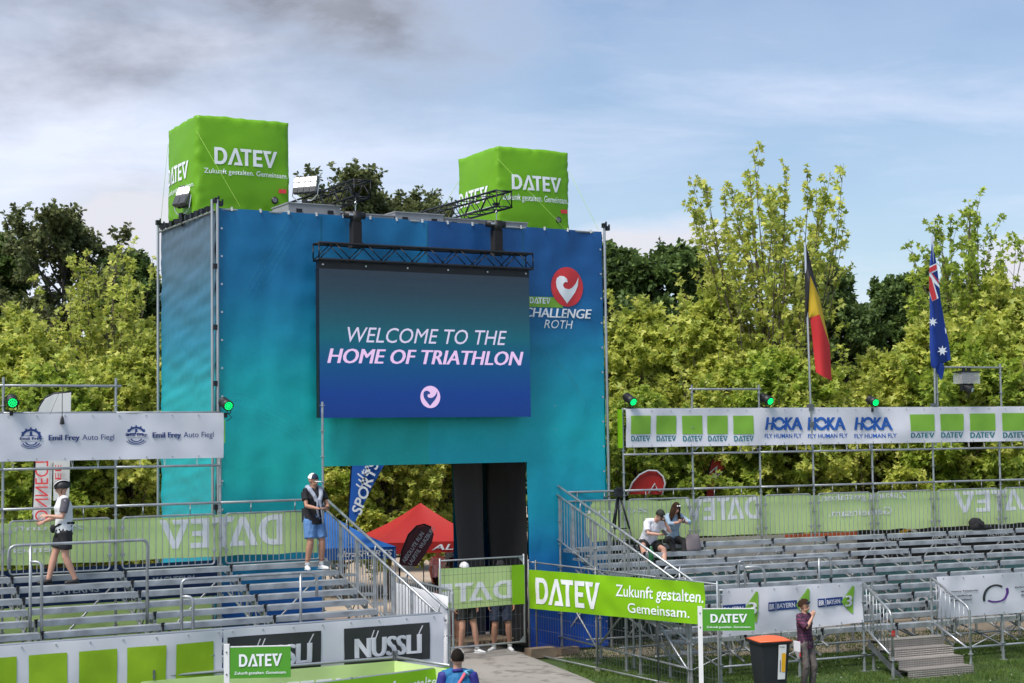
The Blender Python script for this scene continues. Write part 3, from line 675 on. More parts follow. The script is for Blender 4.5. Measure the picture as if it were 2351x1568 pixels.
def sloped_guard(e, s_, p, q, drop, nb=34, name='stair_rail'):
    """double pipe with bars below, from p=(t,z) down to q=(t,z)"""
    (t0, z0), (t1, z1) = p, q; mb = MB()
    mb.tube((s_, t0, z0), (s_, t1, z1), .026, 8); mb.tube((s_ - .03, t0, z0 - .19), (s_ - .03, t1 - .0, z1 - .19), .024, 8)
    mb.tube((s_, t0, z0), (s_ - .03, t0, z0 - .19), .02, 6)
    for k in (.2, .45, .7, .95): tt = t0 + (t1 - t0) * k; zt = z0 + (z1 - z0) * k; mb.tube((s_, tt, zt), (s_ - .03, tt, zt - .19), .014, 6)
    mb.tube((s_ - .03, t0, z0 - drop), (s_ - .03, t1, z1 - drop), .02, 6)
    o = mb.build(name, STEEL, e, True)
    k = 'sg%.2f' % drop
    if k not in _bar: _bar[k] = MB().tube((0, 0, -drop), (0, 0, -.19), .009, 6, cap=False).mesh('bar', STEEL); _bar[k + 'p'] = MB().box((0, 0, -.19 - (drop - .19) / 2), (.05, .045, drop - .17)).mesh('upright', STEEL)
    for i in range(1, nb):
        f = i / nb; major = i % 6 == 0
        inst('upright' if major else 'bar', _bar[k + 'p' if major else k], o, (s_ - .03, t0 + (t1 - t0) * f, z0 + (z1 - z0) * f))
    return o
def rows(e, sl, n, q0, z0, run, rise, skip=()):
    for k in range(n):
        for i in range(len(sl) - 1):
            if (k, i) in skip: continue
            a, b = sl[i] + .03, sl[i + 1] - .03
            inst('bench_plank', plank_mesh(b - a), e, (a, -q0 - run * k + random.uniform(-.004, .004), z0 - rise * k + random.uniform(-.004, .004)), (0, random.uniform(-.002, .002), 0))
        for s_ in sl[1:-1]: inst('coupler', NOTCH, e, (s_, -q0 - run * k - .10, z0 - rise * k)); inst('bracket', BRK, e, (s_, -q0 - run * k - .11, z0 - rise * k - .03))
# left
gl = L.empty('grandstand', 0, 0, 0, 'left steel grandstand with bench rows under the white car dealer banner', 'grandstand')
LS = [-9.95, -7.95, -5.95, -3.95, -1.95, .05, 2.06]
rows(gl, LS, 11, .35, 2.34, .437, .149)
for s_ in LS: stringer(gl, s_, .35, 2.34, .437, .149, 11)
for s_ in LS[1:]:
    for q, zt in ((1.3, 1.85), (2.9, 1.2), (4.4, .65)): post(gl, s_, -q, 0, zt)
    post(gl, s_, -5.1, 0, 1.74, 'front_post')
for s_, zt in ((-8, 5.3), (-6, 5.3), (-4.02, 5.86), (-2.0, 5.86), (0, 5.24), (2.10, 5.42)): post(gl, s_, 0, 0, zt, 'rear_post')
s_, zr = L.px(5, 1170)
for z_, r in ((zr, .024), (4.22, .024), (5.22, .022)):
    for a, b in ((-8, -6), (-6, -4.02), (-4.02, -2), (-2, 0)): pipe('ledger', (a, -.02, z_), (b, -.02, z_), r, STEEL, gl)
pipe('ledger', (0, -.02, zr), (2.1, -.02, zr), .024, STEEL, gl)
pipe('ledger', (-4.1, 0, 5.71), (-1.9, 0, 5.71), .024, STEEL, gl)
for a, b in ((-6, -4.02), (-4.02, -2), (-2, 0), (0, 2.1)):
    pipe('ledger', (a, 0, 1.2), (b, 0, 1.2), .024, STEEL, gl); pipe('brace', (a, .02, .2), (b, .02, 2.1), .02, STEEL, gl)
    for q in (1.3, 2.9, 4.4): pipe('ledger', (a, -q, .45), (b, -q, .45), .022, STEEL, gl)
for a, b in ((-9.9, -8.1), (-7.9, -6.1), (-5.9, -4.14), (-3.90, -2.12), (-1.88, -.13), (.10, 2.0)):
    guard(gl, a, b, 2.36, 3.30)
for a in (-9, -7, -5.4, -4.6, -3.5, -2.6, -1.5, -.6, .6, 1.5): pipe('rail_stub', (a, -.03, 3.30), (a, -.03, zr), .010, STEEL, gl, 6)
pipe('front_rail', (-10, -5.1, 1.735), (2.06, -5.1, 1.735), .024, STEEL, gl); pipe('front_rail', (-10, -5.1, .85), (2.06, -5.1, .85), .024, STEEL, gl)
sloped_guard(gl, 2.16, (0, 3.52), (-5.12, 1.80), 1.16, 40)
for k in range(11): MB().box((0, 0, 0), (.20, .26, .045)).build('step', STEEL, gl, loc=(2.24, -.35 - .437 * k - .1, 2.34 - .149 * k - .10))
post(gl, 2.2, -2.6, 0, 2.63, 'stair_post'); post(gl, 2.2, -5.1, 0, 1.8, 'stair_post')
def row_rail(e, fr, t_, xa, ya, xb, yb, base, hook_l, hook_r, rail2=None):
    sa, za = fr.px(xa, ya, t_); sb, zb = fr.px(xb, yb, t_); z_ = (za + zb) / 2; r = .026
    pts = []
    if hook_l: pts += bend((sa - .35, t_, z_ - .42), (sa - .35, t_, z_), (sa, t_, z_), .14)[0:]; pts.insert(0, Vector((sa - .35, t_, z_ - .38)))
    else: pts += [(sa, t_, base)] + bend((sa, t_, base), (sa, t_, z_), (sb, t_, z_), .1)
    if hook_r: pts += bend((sa, t_, z_), (sb + .30, t_, z_), (sb + .30, t_, base), .16) + [(sb + .30, t_, z_ - .42)]
    else: pts += bend((sa, t_, z_), (sb, t_, z_), (sb, t_, base), .1) + [(sb, t_, base)]
    handrail(e, pts)
    if hook_l: handrail(e, [(sa, t_, base), (sa, t_, z_)])
    if hook_r: handrail(e, [(sb, t_, base), (sb, t_, z_)])
    if rail2 == 'l': handrail(e, [(sa, t_ - .0, z_ - .28)] + bend((sa, t_, z_ - .28), (sa + .16, t_ - .1, z_ - .28), (sa + .16, t_ - .1, base), .1) + [(sa + .16, t_ - .1, base - .1)])
    if rail2 == 'r': handrail(e, [(sb, t_, z_ - .28)] + bend((sb, t_, z_ - .28), (sb + .16, t_ - .1, z_ - .28), (sb + .16, t_ - .1, base), .1) + [(sb + .16, t_ - .1, base - .1)])
row_rail(gl, L, -2.3, 70, 1250, 338, 1240, 1.55, True, False, 'l')
row_rail(gl, L, -3.3, 417, 1330, 690, 1316, 1.25, False, True, 'l')

# right
gr = Rr.empty('grandstand', 0, 0, 0, 'right steel grandstand with bench rows under the long white sponsor banner', 'grandstand')
RX = [1433, 1592, 1747, 1869, 2005, 2145, 2298]; RP = [Rr.px(x, 1150)[0] for x in RX]
RS = [.28] + RP + [RP[-1] + 1.9, RP[-1] + 3.8]
rows(gr, RS, 11, .35, 2.27, .452, .148)
for s_ in RS: stringer(gr, s_, .35, 2.27, .452, .148, 11)
for s_ in RS:
    for q, zt in ((1.4, 1.75), (2.9, 1.2), (4.4, .6)): post(gr, s_, -q, 0, zt)
ZR = 3.46
for s_ in RP + RS[-2:]: post(gr, s_, 0, 0, 5.28, 'rear_post')
post(gr, -.06, 0, 0, 5.45, 'rear_post'); post(gr, -.02, -.12, 0, 3.4, 'rear_post')
s_, z_ = Rr.px(1590, 893)
allp = [-.05] + RP + RS[-2:]
for a, b in zip(allp[:-1], allp[1:]):
    pipe('ledger', (a, -.02, ZR), (b, -.02, ZR), .024, STEEL, gr); pipe('ledger', (a, 0, 1.15), (b, 0, 1.15), .024, STEEL, gr)
    if a > 0: pipe('ledger', (a, -.02, 4.26), (b, -.02, 4.26), .024, STEEL, gr); pipe('ledger', (a, 0, 5.27), (b, 0, 5.27), .022, STEEL, gr)
    pipe('brace', (a, .02, .2), (b, .02, 2.0), .02, STEEL, gr); guard(gr, a + .10, b - .12, 2.22, 3.26)
    for c in (.3, .7): pipe('rail_stub', (a + (b - a) * c, -.03, 3.26), (a + (b - a) * c, -.03, ZR), .010, STEEL, gr, 6)
    for q in (1.4, 2.9, 4.4): pipe('ledger', (a, -q, .42), (b, -q, .42), .022, STEEL, gr)
for x0_, x1_, y_ in ((1588, 1742, 893), (2150, 2296, 843)):     # portal frames above the banner
    a, z_ = Rr.px(x0_, y_); b, _z = Rr.px(x1_, y_ + 1); z_ = (z_ + _z) / 2
    post(gr, a, 0, 5.28, z_ + .1, 'portal_post', False); post(gr, b, 0, 5.28, z_ + .1, 'portal_post', False); pipe('portal_beam', (a - .06, 0, z_), (b + .06, 0, z_), .024, STEEL, gr)
pipe('brace', Vector((RP[1] + .25, 0, 4.5)), Vector((RP[1] + .02, 0, 4.28)), .018, ALU, gr); pipe('brace', Vector((RP[2] - .25, 0, 4.5)), Vector((RP[2] - .02, 0, 4.28)), .018, ALU, gr)
QF = 5.5
FS = [.75, 2.5, 4.22, 5.9, 7.42, 9.2, 11.0]
for s_ in FS: post(gr, s_, -QF, 0, 1.74, 'front_post')
for i, (a, b) in enumerate(zip(FS[:-1], FS[1:])):
    if i == 2: continue
    for z_ in (1.73, .97): pipe('front_rail', (a, -QF, z_), (b, -QF, z_), .024, STEEL, gr)
    pipe('ledger', (a, -QF, .30), (b, -QF, .30), .024, STEEL, gr)
    pipe('brace', (a, -4.4, .1), (b, -4.4, .7), .018, STEEL, gr)
    pipe('brace', (a, -QF + .05, .3), (a, -2.9, .9), .02, STEELD, gr); pipe('brace', (b, -2.9, .1), (a, -1.4, 1.1), .02, STEELD, gr)
for s_ in (1.2, 2.1, 2.9, 3.8, 6.3, 7.0, 7.8, 8.8): pipe('rail_stub', (s_, -QF, .80), (s_, -QF, .97), .010, STEEL, gr, 6)
sloped_guard(gr, -.02, (0, 3.62), (-5.9, 1.96), 1.16, 42)
for k in range(12): MB().box((0, 0, 0), (.24, .26, .045)).build('step', STEEL, gr, loc=(.13, -.35 - .46 * k, 2.20 - .145 * k))
post(gr, -.05, -3.2, 0, 2.6, 'stair_post'); post(gr, -.05, -5.8, 0, 1.8, 'stair_post')
row_rail(gr, Rr, -3.4, 1695, 1289, 1880, 1278, 1.25, False, True)
row_rail(gr, Rr, -3.4, 1560, 1300, 1710, 1290, 1.25, True, False)
handrail(gr, [(Rr.px(1710, 1312, -3.5)[0], -3.5, 1.95)] + bend((2.6, -3.5, 1.95), (Rr.px(1710, 1312, -3.5)[0] + .45, -3.55, 1.95), (Rr.px(1710, 1312, -3.5)[0] + .45, -3.55, 1.2), .2) + [(Rr.px(1710, 1312, -3.5)[0] + .45, -3.55, 1.2)])

# chequer plate steps up to the right stand
CHQ = M('chequer_plate', (.30, .275, .255), .38, .75, .12, 6)
ct = CHQ.node_tree; vo = ct.nodes.new('ShaderNodeTexVoronoi'); vo.inputs['Scale'].default_value = 26; vo.inputs['Randomness'].default_value = 0; tx = ct.nodes.new('ShaderNodeTexCoord'); ct.links.new(tx.outputs['Object'], vo.inputs['Vector'])
rp = ct.nodes.new('ShaderNodeValToRGB'); rp.color_ramp.elements[0].position = .25; rp.color_ramp.elements[0].color = (1, 1, 1, 1); rp.color_ramp.elements[1].position = .5; rp.color_ramp.elements[1].color = (0, 0, 0, 1); ct.links.new(vo.outputs['Distance'], rp.inputs[0])
bp = ct.nodes.new('ShaderNodeBump'); bp.inputs['Strength'].default_value = .9; bp.inputs['Distance'].default_value = .02; ct.links.new(rp.outputs[0], bp.inputs['Height']); ct.links.new(bp.outputs[0], ct.nodes['Principled BSDF'].inputs['Normal'])
mxc = ct.nodes.new('ShaderNodeMix'); mxc.data_type = 'RGBA'; mxc.blend_type = 'ADD'; mxc.inputs[7].default_value = (.16, .15, .14, 1); ct.links.new(rp.outputs[0], mxc.inputs[0]); bs = ct.nodes['Principled BSDF']; ct.links.new(bs.inputs['Base Color'].links[0].from_socket, mxc.inputs[6]); ct.links.new(mxc.outputs[2], bs.inputs['Base Color'])
st_ = Rr.empty('metal_stairs', 4.1, -QF, 0, 'four chequer plate metal steps with tube railings on the grass', 'stairs')
for k in range(4):
    t_ = -.22 - .29 * (3 - k); zt = .155 * (k + 1); mb = MB(); mb.box((.77, t_, zt - .012), (1.54, .30, .024)); mb.box((.77, t_ - .145, zt - .085), (1.54, .012, .135)); mb.box((.77, t_ + .14, zt - .05), (1.54, .01, .07)); mb.build('tread', CHQ, st_)
for x in (-.02, 1.56):
    MB().box((x, -.62, .22), (.02, 1.35, .10), Matrix.Rotation(R_(28), 3, 'X')).build('cheek', STEELD, st_)
def stair_side(x, x2):
    p = [(x, -.02, 1.74)] + bend((x, -.02, 1.74), (x2, -1.10, 1.24), (x2, -1.10, .3), .14) + [(x2, -1.10, .42)]
    MB().path(p, .025, 8).build('top_rail', STEEL, st_, True); pipe('lower_rail', (x, -.04, .86), (x2, -1.0, .46), .020, ALU, st_)
    post(st_, x, .0, 0, 1.74, 'rail_post'); post(st_, x2, -1.10, 0, 1.16, 'rail_post')
    for i in range(1, 8):
        f = i / 8; xf = x + (x2 - x) * f; pipe('bar', (xf, -.02 - 1.05 * f, 1.72 - .48 * f), (xf, -.02 - 1.05 * f, .86 - .42 * f), .009, STEEL, st_, 6)
stair_side(-.10, -.24); stair_side(1.56, 1.60)
MB().box((0, 0, 0), (.07, .012, .10)).build('red_tag', M('red_tape', (.6, .03, .02), .5), st_, loc=(-.24, -1.14, .86))

# ------------------------------------------------------------------ banners on the stands
bl = banner_on(L, -.06, -5.6, .05, 4.36, 5.21, WHITEV, 'banner', 'wide white banner with blue gear emblems along the top of the left stand', 'banner', wr(1, .035, .9, 1.1))
EMB = joinsh(arcband(.5, .58, .30, .30, .40, .40, -18, 198, 24), *[([(x * .9 + .05, y) for x, y in [( .5 + .40 * math.cos(a - .10), .58 + .40 * math.sin(a - .10)), (.5 + .48 * math.cos(a - .07), .58 + .48 * math.sin(a - .07)), (.5 + .48 * math.cos(a + .07), .58 + .48 * math.sin(a + .07)), (.5 + .40 * math.cos(a + .10), .58 + .40 * math.sin(a + .10))]], [(0, 1, 2, 3)]) for a in [R_(d) for d in range(0, 200, 30)]],
             arcband(.5, .36, .20, .17, .26, .22, 195, 345, 12), arcband(.5, .36, .33, .27, .38, .32, 200, 340, 14), arcband(.5, .36, .44, .36, .47, .39, 205, 335, 14), poly((.44, .55), (.56, .55), (.54, .86), (.46, .86)), poly((.22, .52), (.5, .60), (.5, .67), (.2, .62)), poly((.78, .52), (.5, .60), (.5, .67), (.8, .62)))
for (x0, x1, y0, y1, tx0, tx1, tyb, tyt, ux1) in ((46, 96, 1031, 981, 111, 182, 1011, 998, 262), (290, 336, 1022, 976, 350, 416, 1005, 992, 490)):
    bl.put(EMB, bl.box(x0, y0, x1, y1), NAVYP, 'printed_emblem', cap=False); bl.put(text2d('Emil Frey', .04), bl.box(x0 - 1, y0 - 21, x1 + 1, y0 - 28), NAVYP, off=.012)
    bl.put(SQ, bl.box(x0 - 1, y0 - 18, x1 + 1, y0 - 30), WHITEV, 'printed_band', off=.009)
    bl.put(text2d('Emil Frey', .045), bl.box(tx0, tyb, tx1, tyt), NAVYP); bl.put(text2d('Auto Fiegl', 0), bl.box(tx1 + 6, tyb - 1, ux1, tyt - 1), NAVYP)
br = banner_on(Rr, -.06, Rr.px(1433, 940)[0], Rr.px(2351, 935)[0] + 1.2, 4.42, 5.28, WHITEV, 'banner', 'long white banner with green squares and blue lettering along the right stand', 'banner', wr(2, .04, .9, 1.1))
for i, x in enumerate((1447, 1507, 1567, 1625, 1684, 2089, 2158, 2228, 2300)):
    w_ = 46 if i < 5 else 54; y0 = 997 if i < 5 else 990; yt = 954 - (0 if i < 5 else 3) - max(0, i - 5)
    br.put(SQ, br.box(x, y0 - (i > 5), x + w_ + (i > 5), yt), GREENK, 'printed_square'); br.put(WORD, br.box(x + 1, y0 + 16 - (i > 4) * 1, x + w_ + (i > 5), y0 + 3 - (i > 5)), TEALP)
for x0, x1 in ((1757, 1841), (1855, 1946), (1962, 2057)):
    br.put(text2d('H', .05, .12), br.box(x0, 987, x0 + 20, 958), BLUEP); br.put(text2d('K', .05, .12), br.box(x0 + 43, 987, x0 + 63, 958), BLUEP); br.put(text2d('A', .05, .0), br.box(x0 + 60, 987, x0 + 86, 958), BLUEP)
    br.put(arcband(0, 0, 1, 1, .58, .58, 0, 360, 24), br.box(x0 + 18, 988, x0 + 45, 957), BLUEP, cap=False)
    br.put(poly((0, .95), (.28, .50), (.5, .36), (.78, .50), (1, .80), (.74, .56), (.5, .48), (.3, .60)), br.box(x0 + 14, 980, x0 + 50, 962), WHITEV, 'printed_bird', cap=False, off=.013)
    br.put(text2d('FLY HUMAN FLY', .015), br.box(x0, 1006, x1, 995), BLUEP)
MB().box((0, 0, 0), (.012, .22, .86)).build('green_edge_panel', GREENB, br.obj, loc=(-.09, .10, .42))
MB().box((0, 0, 0), (.014, .012, .45)).build('green_edge_strip', GREENB, bl.obj, loc=(bl.W + .02, .0, .5))
ties = MB().tube((0, 0, .0), (.02, 0, -.13), .004, 4).tube((.03, 0, 0), (.03, 0, -.13), .004, 4).mesh('tie', ROPE)
for c, sp in ((bl, .62), (br, .43)):
    k = .2
    while k < c.W: inst('tie', ties, c.obj, (k, .02, .0)); k += sp * random.uniform(.6, 1.3)
# mesh banners behind the guard rails, seen from their back
def back(fr, s0, s1, z0, z1, seed, name_label, words, group=None, t=.06):
    c = banner_on(fr, t, s0, s1, z0, z1, GREENM, 'mesh_banner', name_label, 'banner', wr(seed, .03, .7, .5, fine=.1), group, edge=.05)
    for sh, b in words:
        c.put(sh, c.box(*b), MESHW, mirror=True)
    return c
back(L, -7.5, 2.0, 2.50, 3.27, 11, 'pale green mesh banner with reversed white lettering behind the left stand rail',
     [(text2d('Zukunft gestalten.', .03), (-190, 1228, 192, 1203)), (text2d('Gemeinsam.', .03), (-80, 1276, 152, 1251)), (WORD, (365, 1262, 648, 1183))])
back(Rr, .1, 13.2, 2.36, 3.24, 12, 'pale green mesh banner with reversed white lettering behind the right stand rail',
     [(text2d('Zukunft gestalten.', .03), (1150, 1186, 1488, 1166)), (WORD, (1573, 1197, 1742, 1139)), (text2d('Zukunft gestalten.', .03), (1880, 1150, 2081, 1129)), (text2d('Gemeinsam.', .03), (1903, 1186, 2047, 1165)), (WORD, (2190, 1177, 2390, 1122))])
# front banners
t5 = -5.16
bn = banner_on(L, t5, -9.0, L.px(512, 1444, t5)[0] - .01, .55, 1.735, WHITEV, 'banner', 'white banner with lime green squares along the foot of the left stand', 'banner', wr(3, .035, 1, .9))
GREENL = M('lime_square_print', (.30, .50, .010), .55, 0, .14, 2.5, trl=.1)
for x, y in ((-50, 1486), (66, 1478 + 21), (181, 1490), (292, 1481), (403, 1472)):
    a, z1 = L.px(x, y, t5); b, _ = L.px(x + 88, y - 7, t5); bn.put(SQ, (a + 9.0, 0.14, b + 9.0, 1.02), GREENL, 'printed_square')
bz = banner_on(L, t5 - .01, L.px(513, 1444, t5)[0], 2.06, .55, 1.735, WHITEV, 'banner', 'white banner with two black name boxes at the foot of the left stand', 'banner', wr(4, .04, 1, .9))
for x0, x1, yb, yt in ((523, 736, 1517 + 3, 1457), (790, 985, 1500, 1435)):
    bx_ = bz.box(x0, yb + 16 * (x0 > 600) * 0 + 8, x1, yt); a0, b0, a1, b1 = bx_
    bz.put(SQ, (a0, .46, a1, 1.06), CHARC, 'printed_box'); w_ = a1 - a0
    bz.put(text2d('NUSSLI', .06), (a0 + .12 * w_, .57, a0 + .90 * w_, .88), WHITEV, off=.012)
    for k in (.335, .385): bz.put(poly((0, 0), (.25, 0), (1, 1), (.75, 1)), (a0 + (k - .03) * w_, .86, a0 + (k + .02) * w_, 1.0), WHITEV, off=.012)
    bz.put(poly((0, 0), (.25, 0), (1, 1), (.75, 1)), (a0 + .86 * w_, .88, a0 + .92 * w_, 1.02), WHITEV, off=.012)
tq = -QF - .05
b3 = banner_on(Rr, tq, .78, 3.97, .96, 1.72, WHITEV, 'banner', 'white banner with green diamonds numbered 3 on the right stand front', 'banner', wr(5, .06, 1, 1.2), zt=(.80, .78), zb=(-.10, .0))
for x0, x1, yb, yt, xd in ((1640, 1740, 1432, 1412, 1735), (1761, 1836, 1410, 1391, 1827), (1876, 1938, 1400, 1381, 1938)):
    a0, z_, a1, z1 = b3.box(x0, yb, x1, yt); L_ = .66 if xd < 1830 else .58; a1 = a0 + L_
    zc = .43; b3.put(poly((0, 0), (1, 0), (1, 1), (0, 1)), (a0, zc - .075, a1 + .03, zc + .075), NAVYP, 'printed_box')
    b3.put(text2d('BR', .03), (a0 + .02, zc - .045, a0 + .14, zc + .045), WHITEV, off=.012); b3.put(SQ, (a0 + .175, zc - .075, a0 + .185, zc + .075), WHITEV, 'printed_line', off=.012); b3.put(text2d('BAYERN', .02), (a0 + .21, zc - .04, a1 - .03, zc + .04), WHITEV, off=.012)
    b3.put(poly((0, .45), (.85, 1), (.97, .98), (1, .93), (1 - .1, .03), (.85, 0), (.75, .03)), (a1 - .01, zc - .25, a1 + .30, zc + .27), GREENK, 'printed_diamond', cap=False, off=.014)
    b3.put(text2d('3', .05), (a1 + .08, zc - .11, a1 + .25, zc + .09), WHITEV, off=.020)
b4 = banner_on(Rr, tq, 5.76, 11.0, .93, 1.76, WHITEV, 'banner', 'white banner with a dark purple ring emblem beside the metal steps', 'banner', wr(6, .05, 1, 1.1))
z6 = lambda x, y: ((1980 + x / 5.581) * .9796, (1320 + y / 5.581) * .9796)
def b6(x0, y0, x1, y1): return b4.box(*z6(x0, y0), *z6(x1, y1))
def ring4(dx):
    b4.put(arcband(0, 0, 1, 1, .80, .86, 55, 195, 20), tuple(v + (dx if i % 2 == 0 else 0) for i, v in enumerate(b6(1786, 500, 2060, 268))), CHARC, 'printed_arc', cap=False)
    b4.put(arcband(0, 0, 1, 1, .80, .86, 235, 375, 20), tuple(v + (dx if i % 2 == 0 else 0) for i, v in enumerate(b6(1850, 520, 2148, 320))), PURP, 'printed_arc', cap=False)
ring4(0)
GREYT = M('grey_print', (.09, .09, .11), .6)
for s_, y0, h_, x0, x1 in (('Performance Networks', 385, 32, 1262, 1722), ('www.perfnet.eu', 442, 28, 1350, 1640), ('IT-Systemhaus', 500, 32, 1355, 1640)):
    bb = b6(x0, y0, x1, y0 - h_ - 14); b4.put(text2d(s_, .035), bb, CHARC if s_[0] == 'P' else GREYT)
    off = Rr.px(*z6(2235, 385), tq)[0] - Rr.px(*z6(1262, 385), tq)[0]; b4.put(text2d(s_, .035), (bb[0] + off, bb[1], bb[2] + off, bb[3]), CHARC if s_[0] == 'P' else GREYT)
for c in (b3, b4):
    k = .25
    while k < c.W: inst('tie', ties, c.obj, (k, .02, .0)); k += .6
for c in (bl, br, bn, bz, b3, b4):
    k = .15
    while k < c.W:
        for b_ in (.04, c.H - .04): q_ = c.P(k, b_, .008); inst('eyelet', eye, c.obj, q_, None, (.6, .6, .6))
        k += .5
# banners low behind the stands
NAVYB = M('navy_banner', (.006, .030, .11), .6, 0, .15, 1.5); TEALB = M('teal_mesh_banner', (.14, .34, .36), .7, 0, .15, 1.2, trl=.2); BLKB = M('black_banner', (.012, .012, .014), .6, 0, .3, 2); DKGR = M('dark_green_tarp', (.012, .035, .022), .7, 0, .3, 1)
PALEB = M('pale_print', (.45, .52, .62), .6)
nb = banner_on(L, .20, -8, .0, 1.75, 2.42, NAVYB, 'banner', 'navy banner with pale lettering low behind the left stand', 'banner', wr(21, .03))
nb.put(text2d('BAYERNS', .02), (8 - 3.1, .20, 8 - 2.25, .31), PALEB); nb.put(text2d('MAGNESIUM', .02), (8 - 1.25, .30, 8 - .45, .41), PALEB)
nb2 = banner_on(L, .9, -9, 2.0, .1, 1.7, GREENM, 'mesh_banner', 'green mesh banner low behind the left stand scaffold', 'banner', wr(22, .04))
ob = banner_on(Rr, .6, 3.0, 9.2, 1.5, 2.30, M('orange_white_banner', (.62, .58, .55), .6), 'banner', 'pale banner with an orange top edge low behind the right stand', 'banner', wr(23, .03))
ob.put(SQ, (3.2, .62, 6.2, .79), M('orange_print', (.72, .15, .05), .6), 'printed_band')
kb = banner_on(Rr, .45, 8.15, 13.6, 1.55, 2.44, BLKB, 'banner', 'black banner with white capitals low behind the right stand', 'banner', wr(24, .03))
kb.put(text2d('WEWILL', .05, .2), (.75, .50, 1.35, .62), LETW); kb.put(text2d('#IAMINFINIT', .05, .2), (2.2, .50, 3.3, .62), LETW); kb.put(text2d('WEWILL', .05, .2), (3.9, .50, 4.5, .62), LETW)
kb.put(arcband(0, 0, 1, 1, .86, .86, 20, 120, 12), (.3, .68, 1.8, .86), LETW, 'printed_stripe', cap=False); kb.put(arcband(0, 0, 1, 1, .8, .8, 60, 150, 12), (1.2, .66, 2.6, .86), M('yellow_print', (.75, .42, .02), .6), 'printed_stripe', cap=False)
tb = banner_on(Rr, .5, 3.4, 13.6, .15, 1.5, TEALB, 'mesh_banner', 'pale teal mesh banner low behind the right stand', 'banner', wr(25, .05))
for i in range(4): tb.put(text2d('occiolo'[i % 3:], .05), (1.1 + i * 2.4, .30, 2.7 + i * 2.4, .62), MESHW)
db = banner_on(Rr, .5, -.0, 3.35, .1, 2.3, DKGR, 'tarp', 'dark green tarp low behind the right stand next to the arch', 'tarp', wr(26, .05))

# ------------------------------------------------------------------ wire fences
def ground(x, y, z=0):
    v = _f + CAMX * ((x - CX) / FPX) - CAMY * ((y - CY) / FPX); return CPOS + v * ((z - CAM_H) / v.z)
def fr2(p, q):
    return Fr(p.x, p.y, math.degrees(math.atan2(q.y - p.y, q.x - p.x))), math.hypot(q.x - p.x, q.y - p.y)
def wire_fence(fr, s0, s1, z0, z1, label, group, gussets=True):
    e = fr.empty('fence_panel', s0, 0, z0, label, 'fence', group); w_, h_ = s1 - s0, z1 - z0; r = .021
    pipe('frame_tube', (0, 0, 0), (0, 0, h_ + .05), r, STEEL, e); pipe('frame_tube', (w_, 0, 0), (w_, 0, h_ + .05), r, STEEL, e); pipe('frame_tube', (0, 0, h_), (w_, 0, h_), r * .8, STEEL, e); pipe('frame_tube', (0, 0, .02), (w_, 0, .02), r * .9, STEEL, e)
    mb = MB(); n = int(w_ / .10)
    for i in range(1, n): mb.tube((w_ * i / n, 0, .02), (w_ * i / n, 0, h_), .0028, 4, cap=False)
    m = int(h_ / .27)
    for i in range(1, m): mb.tube((0, .004, h_ * i / m), (w_, .004, h_ * i / m), .0032, 4, cap=False)
    tag(mb.build('wire_mesh', STEELD, e), kind='stuff')
    if gussets:
        g = MB().prism([(0, 0), (.11, 0), (0, .11)], -.006, .006).mesh('corner_plate', STEEL); inst('corner_plate', g, e, (.02, 0, .03)); inst('corner_plate', g, e, (w_ - .02, 0, h_ - .02), (0, math.pi, 0)) ; inst('corner_plate', g, e, (w_ - .02, 0, .03), (0, -math.pi / 2, 0))
    MB().box((0, 0, .04), (.22, .07, .12)).build('foot_block', M('concrete_foot', (.3, .29, .27), .9), e, loc=(.05, 0, -.10))
    return e
g0, g1 = at(1012, 1500, 32.6), at(1205, 1479, 33.6); G, GL = fr2(g0, g1); gz = .42
wire_fence(G, 0, GL, gz, 2.20, 'wire fence panel closing the gateway, hung with a green and white banner', 'wire fence panels around the path')
gb = banner_on(G, .05, 0, GL - .02, gz + .80, gz + 1.62, GREENM, 'mesh_banner', 'pale green banner with reversed letters on the gateway fence', 'banner', wr(31, .02), zb=(-.02, .0), zt=(.82, .80))
gb.put(WORD, gb.box(945, 1388, 1174, 1330), MESHW, mirror=True)
gbb = banner_on(G, -.03, GL * .845, GL + .0, gz + .80, gz + 1.61, GREENB, 'banner', 'bright green banner end folded round the gateway fence post', 'banner', wr(32, .012))
f0, f1 = ground(1216, 1505), ground(1652, 1602); Fq, FL = fr2(f0, f1)
cuts = [0, .32, FL * .40, FL * .72, FL]
fe_lab = ['narrow wire fence panel beside the blue arch leg', 'wire fence panel under the D of the bright green banner', 'wire fence panel in the middle of the bright green banner', 'wire fence panel at the right end of the bright green banner']
for i in range(4): wire_fence(Fq, cuts[i], cuts[i + 1], .03, 2.0, fe_lab[i], 'wire fence panels around the path', False)
for z_ in (.12, .30): pipe('cross_rail', (0, 0, 0), (1, 0, 0), .02, STEEL, None) if False else None
t_ = -.06
zz0 = Fq.px(1215, 1397, t_); zz1 = Fq.px(1617, 1435, t_); zt0 = Fq.px(1215, 1308, t_); zt1 = Fq.px(1617, 1338, t_)
fb = Cloth(zz1[0] - zz0[0], 1.0, wr(33, .045, .8, .9, fine=.15), (zz0[1], zz1[1]), (zt0[1], zt1[1]))
fb.build('banner', GREENB, None, Fq.pt(zz0[0], t_, 0), Fq.a); tag(fb.obj, 'large bright green banner with white lettering on the curved wire fence', 'banner')
def fbox(x0, y0, x1, y1):
    r = []
    for x, y in ((x0, y0), (x1, y1)):
        a, z_ = Fq.px(x, y, t_); u = (a - zz0[0]) / fb.W; zb_ = zz0[1] + (zz1[1] - zz0[1]) * u; zt_ = zt0[1] + (zt1[1] - zt0[1]) * u; r += [a - zz0[0], (z_ - zb_) / (zt_ - zb_)]
    return r
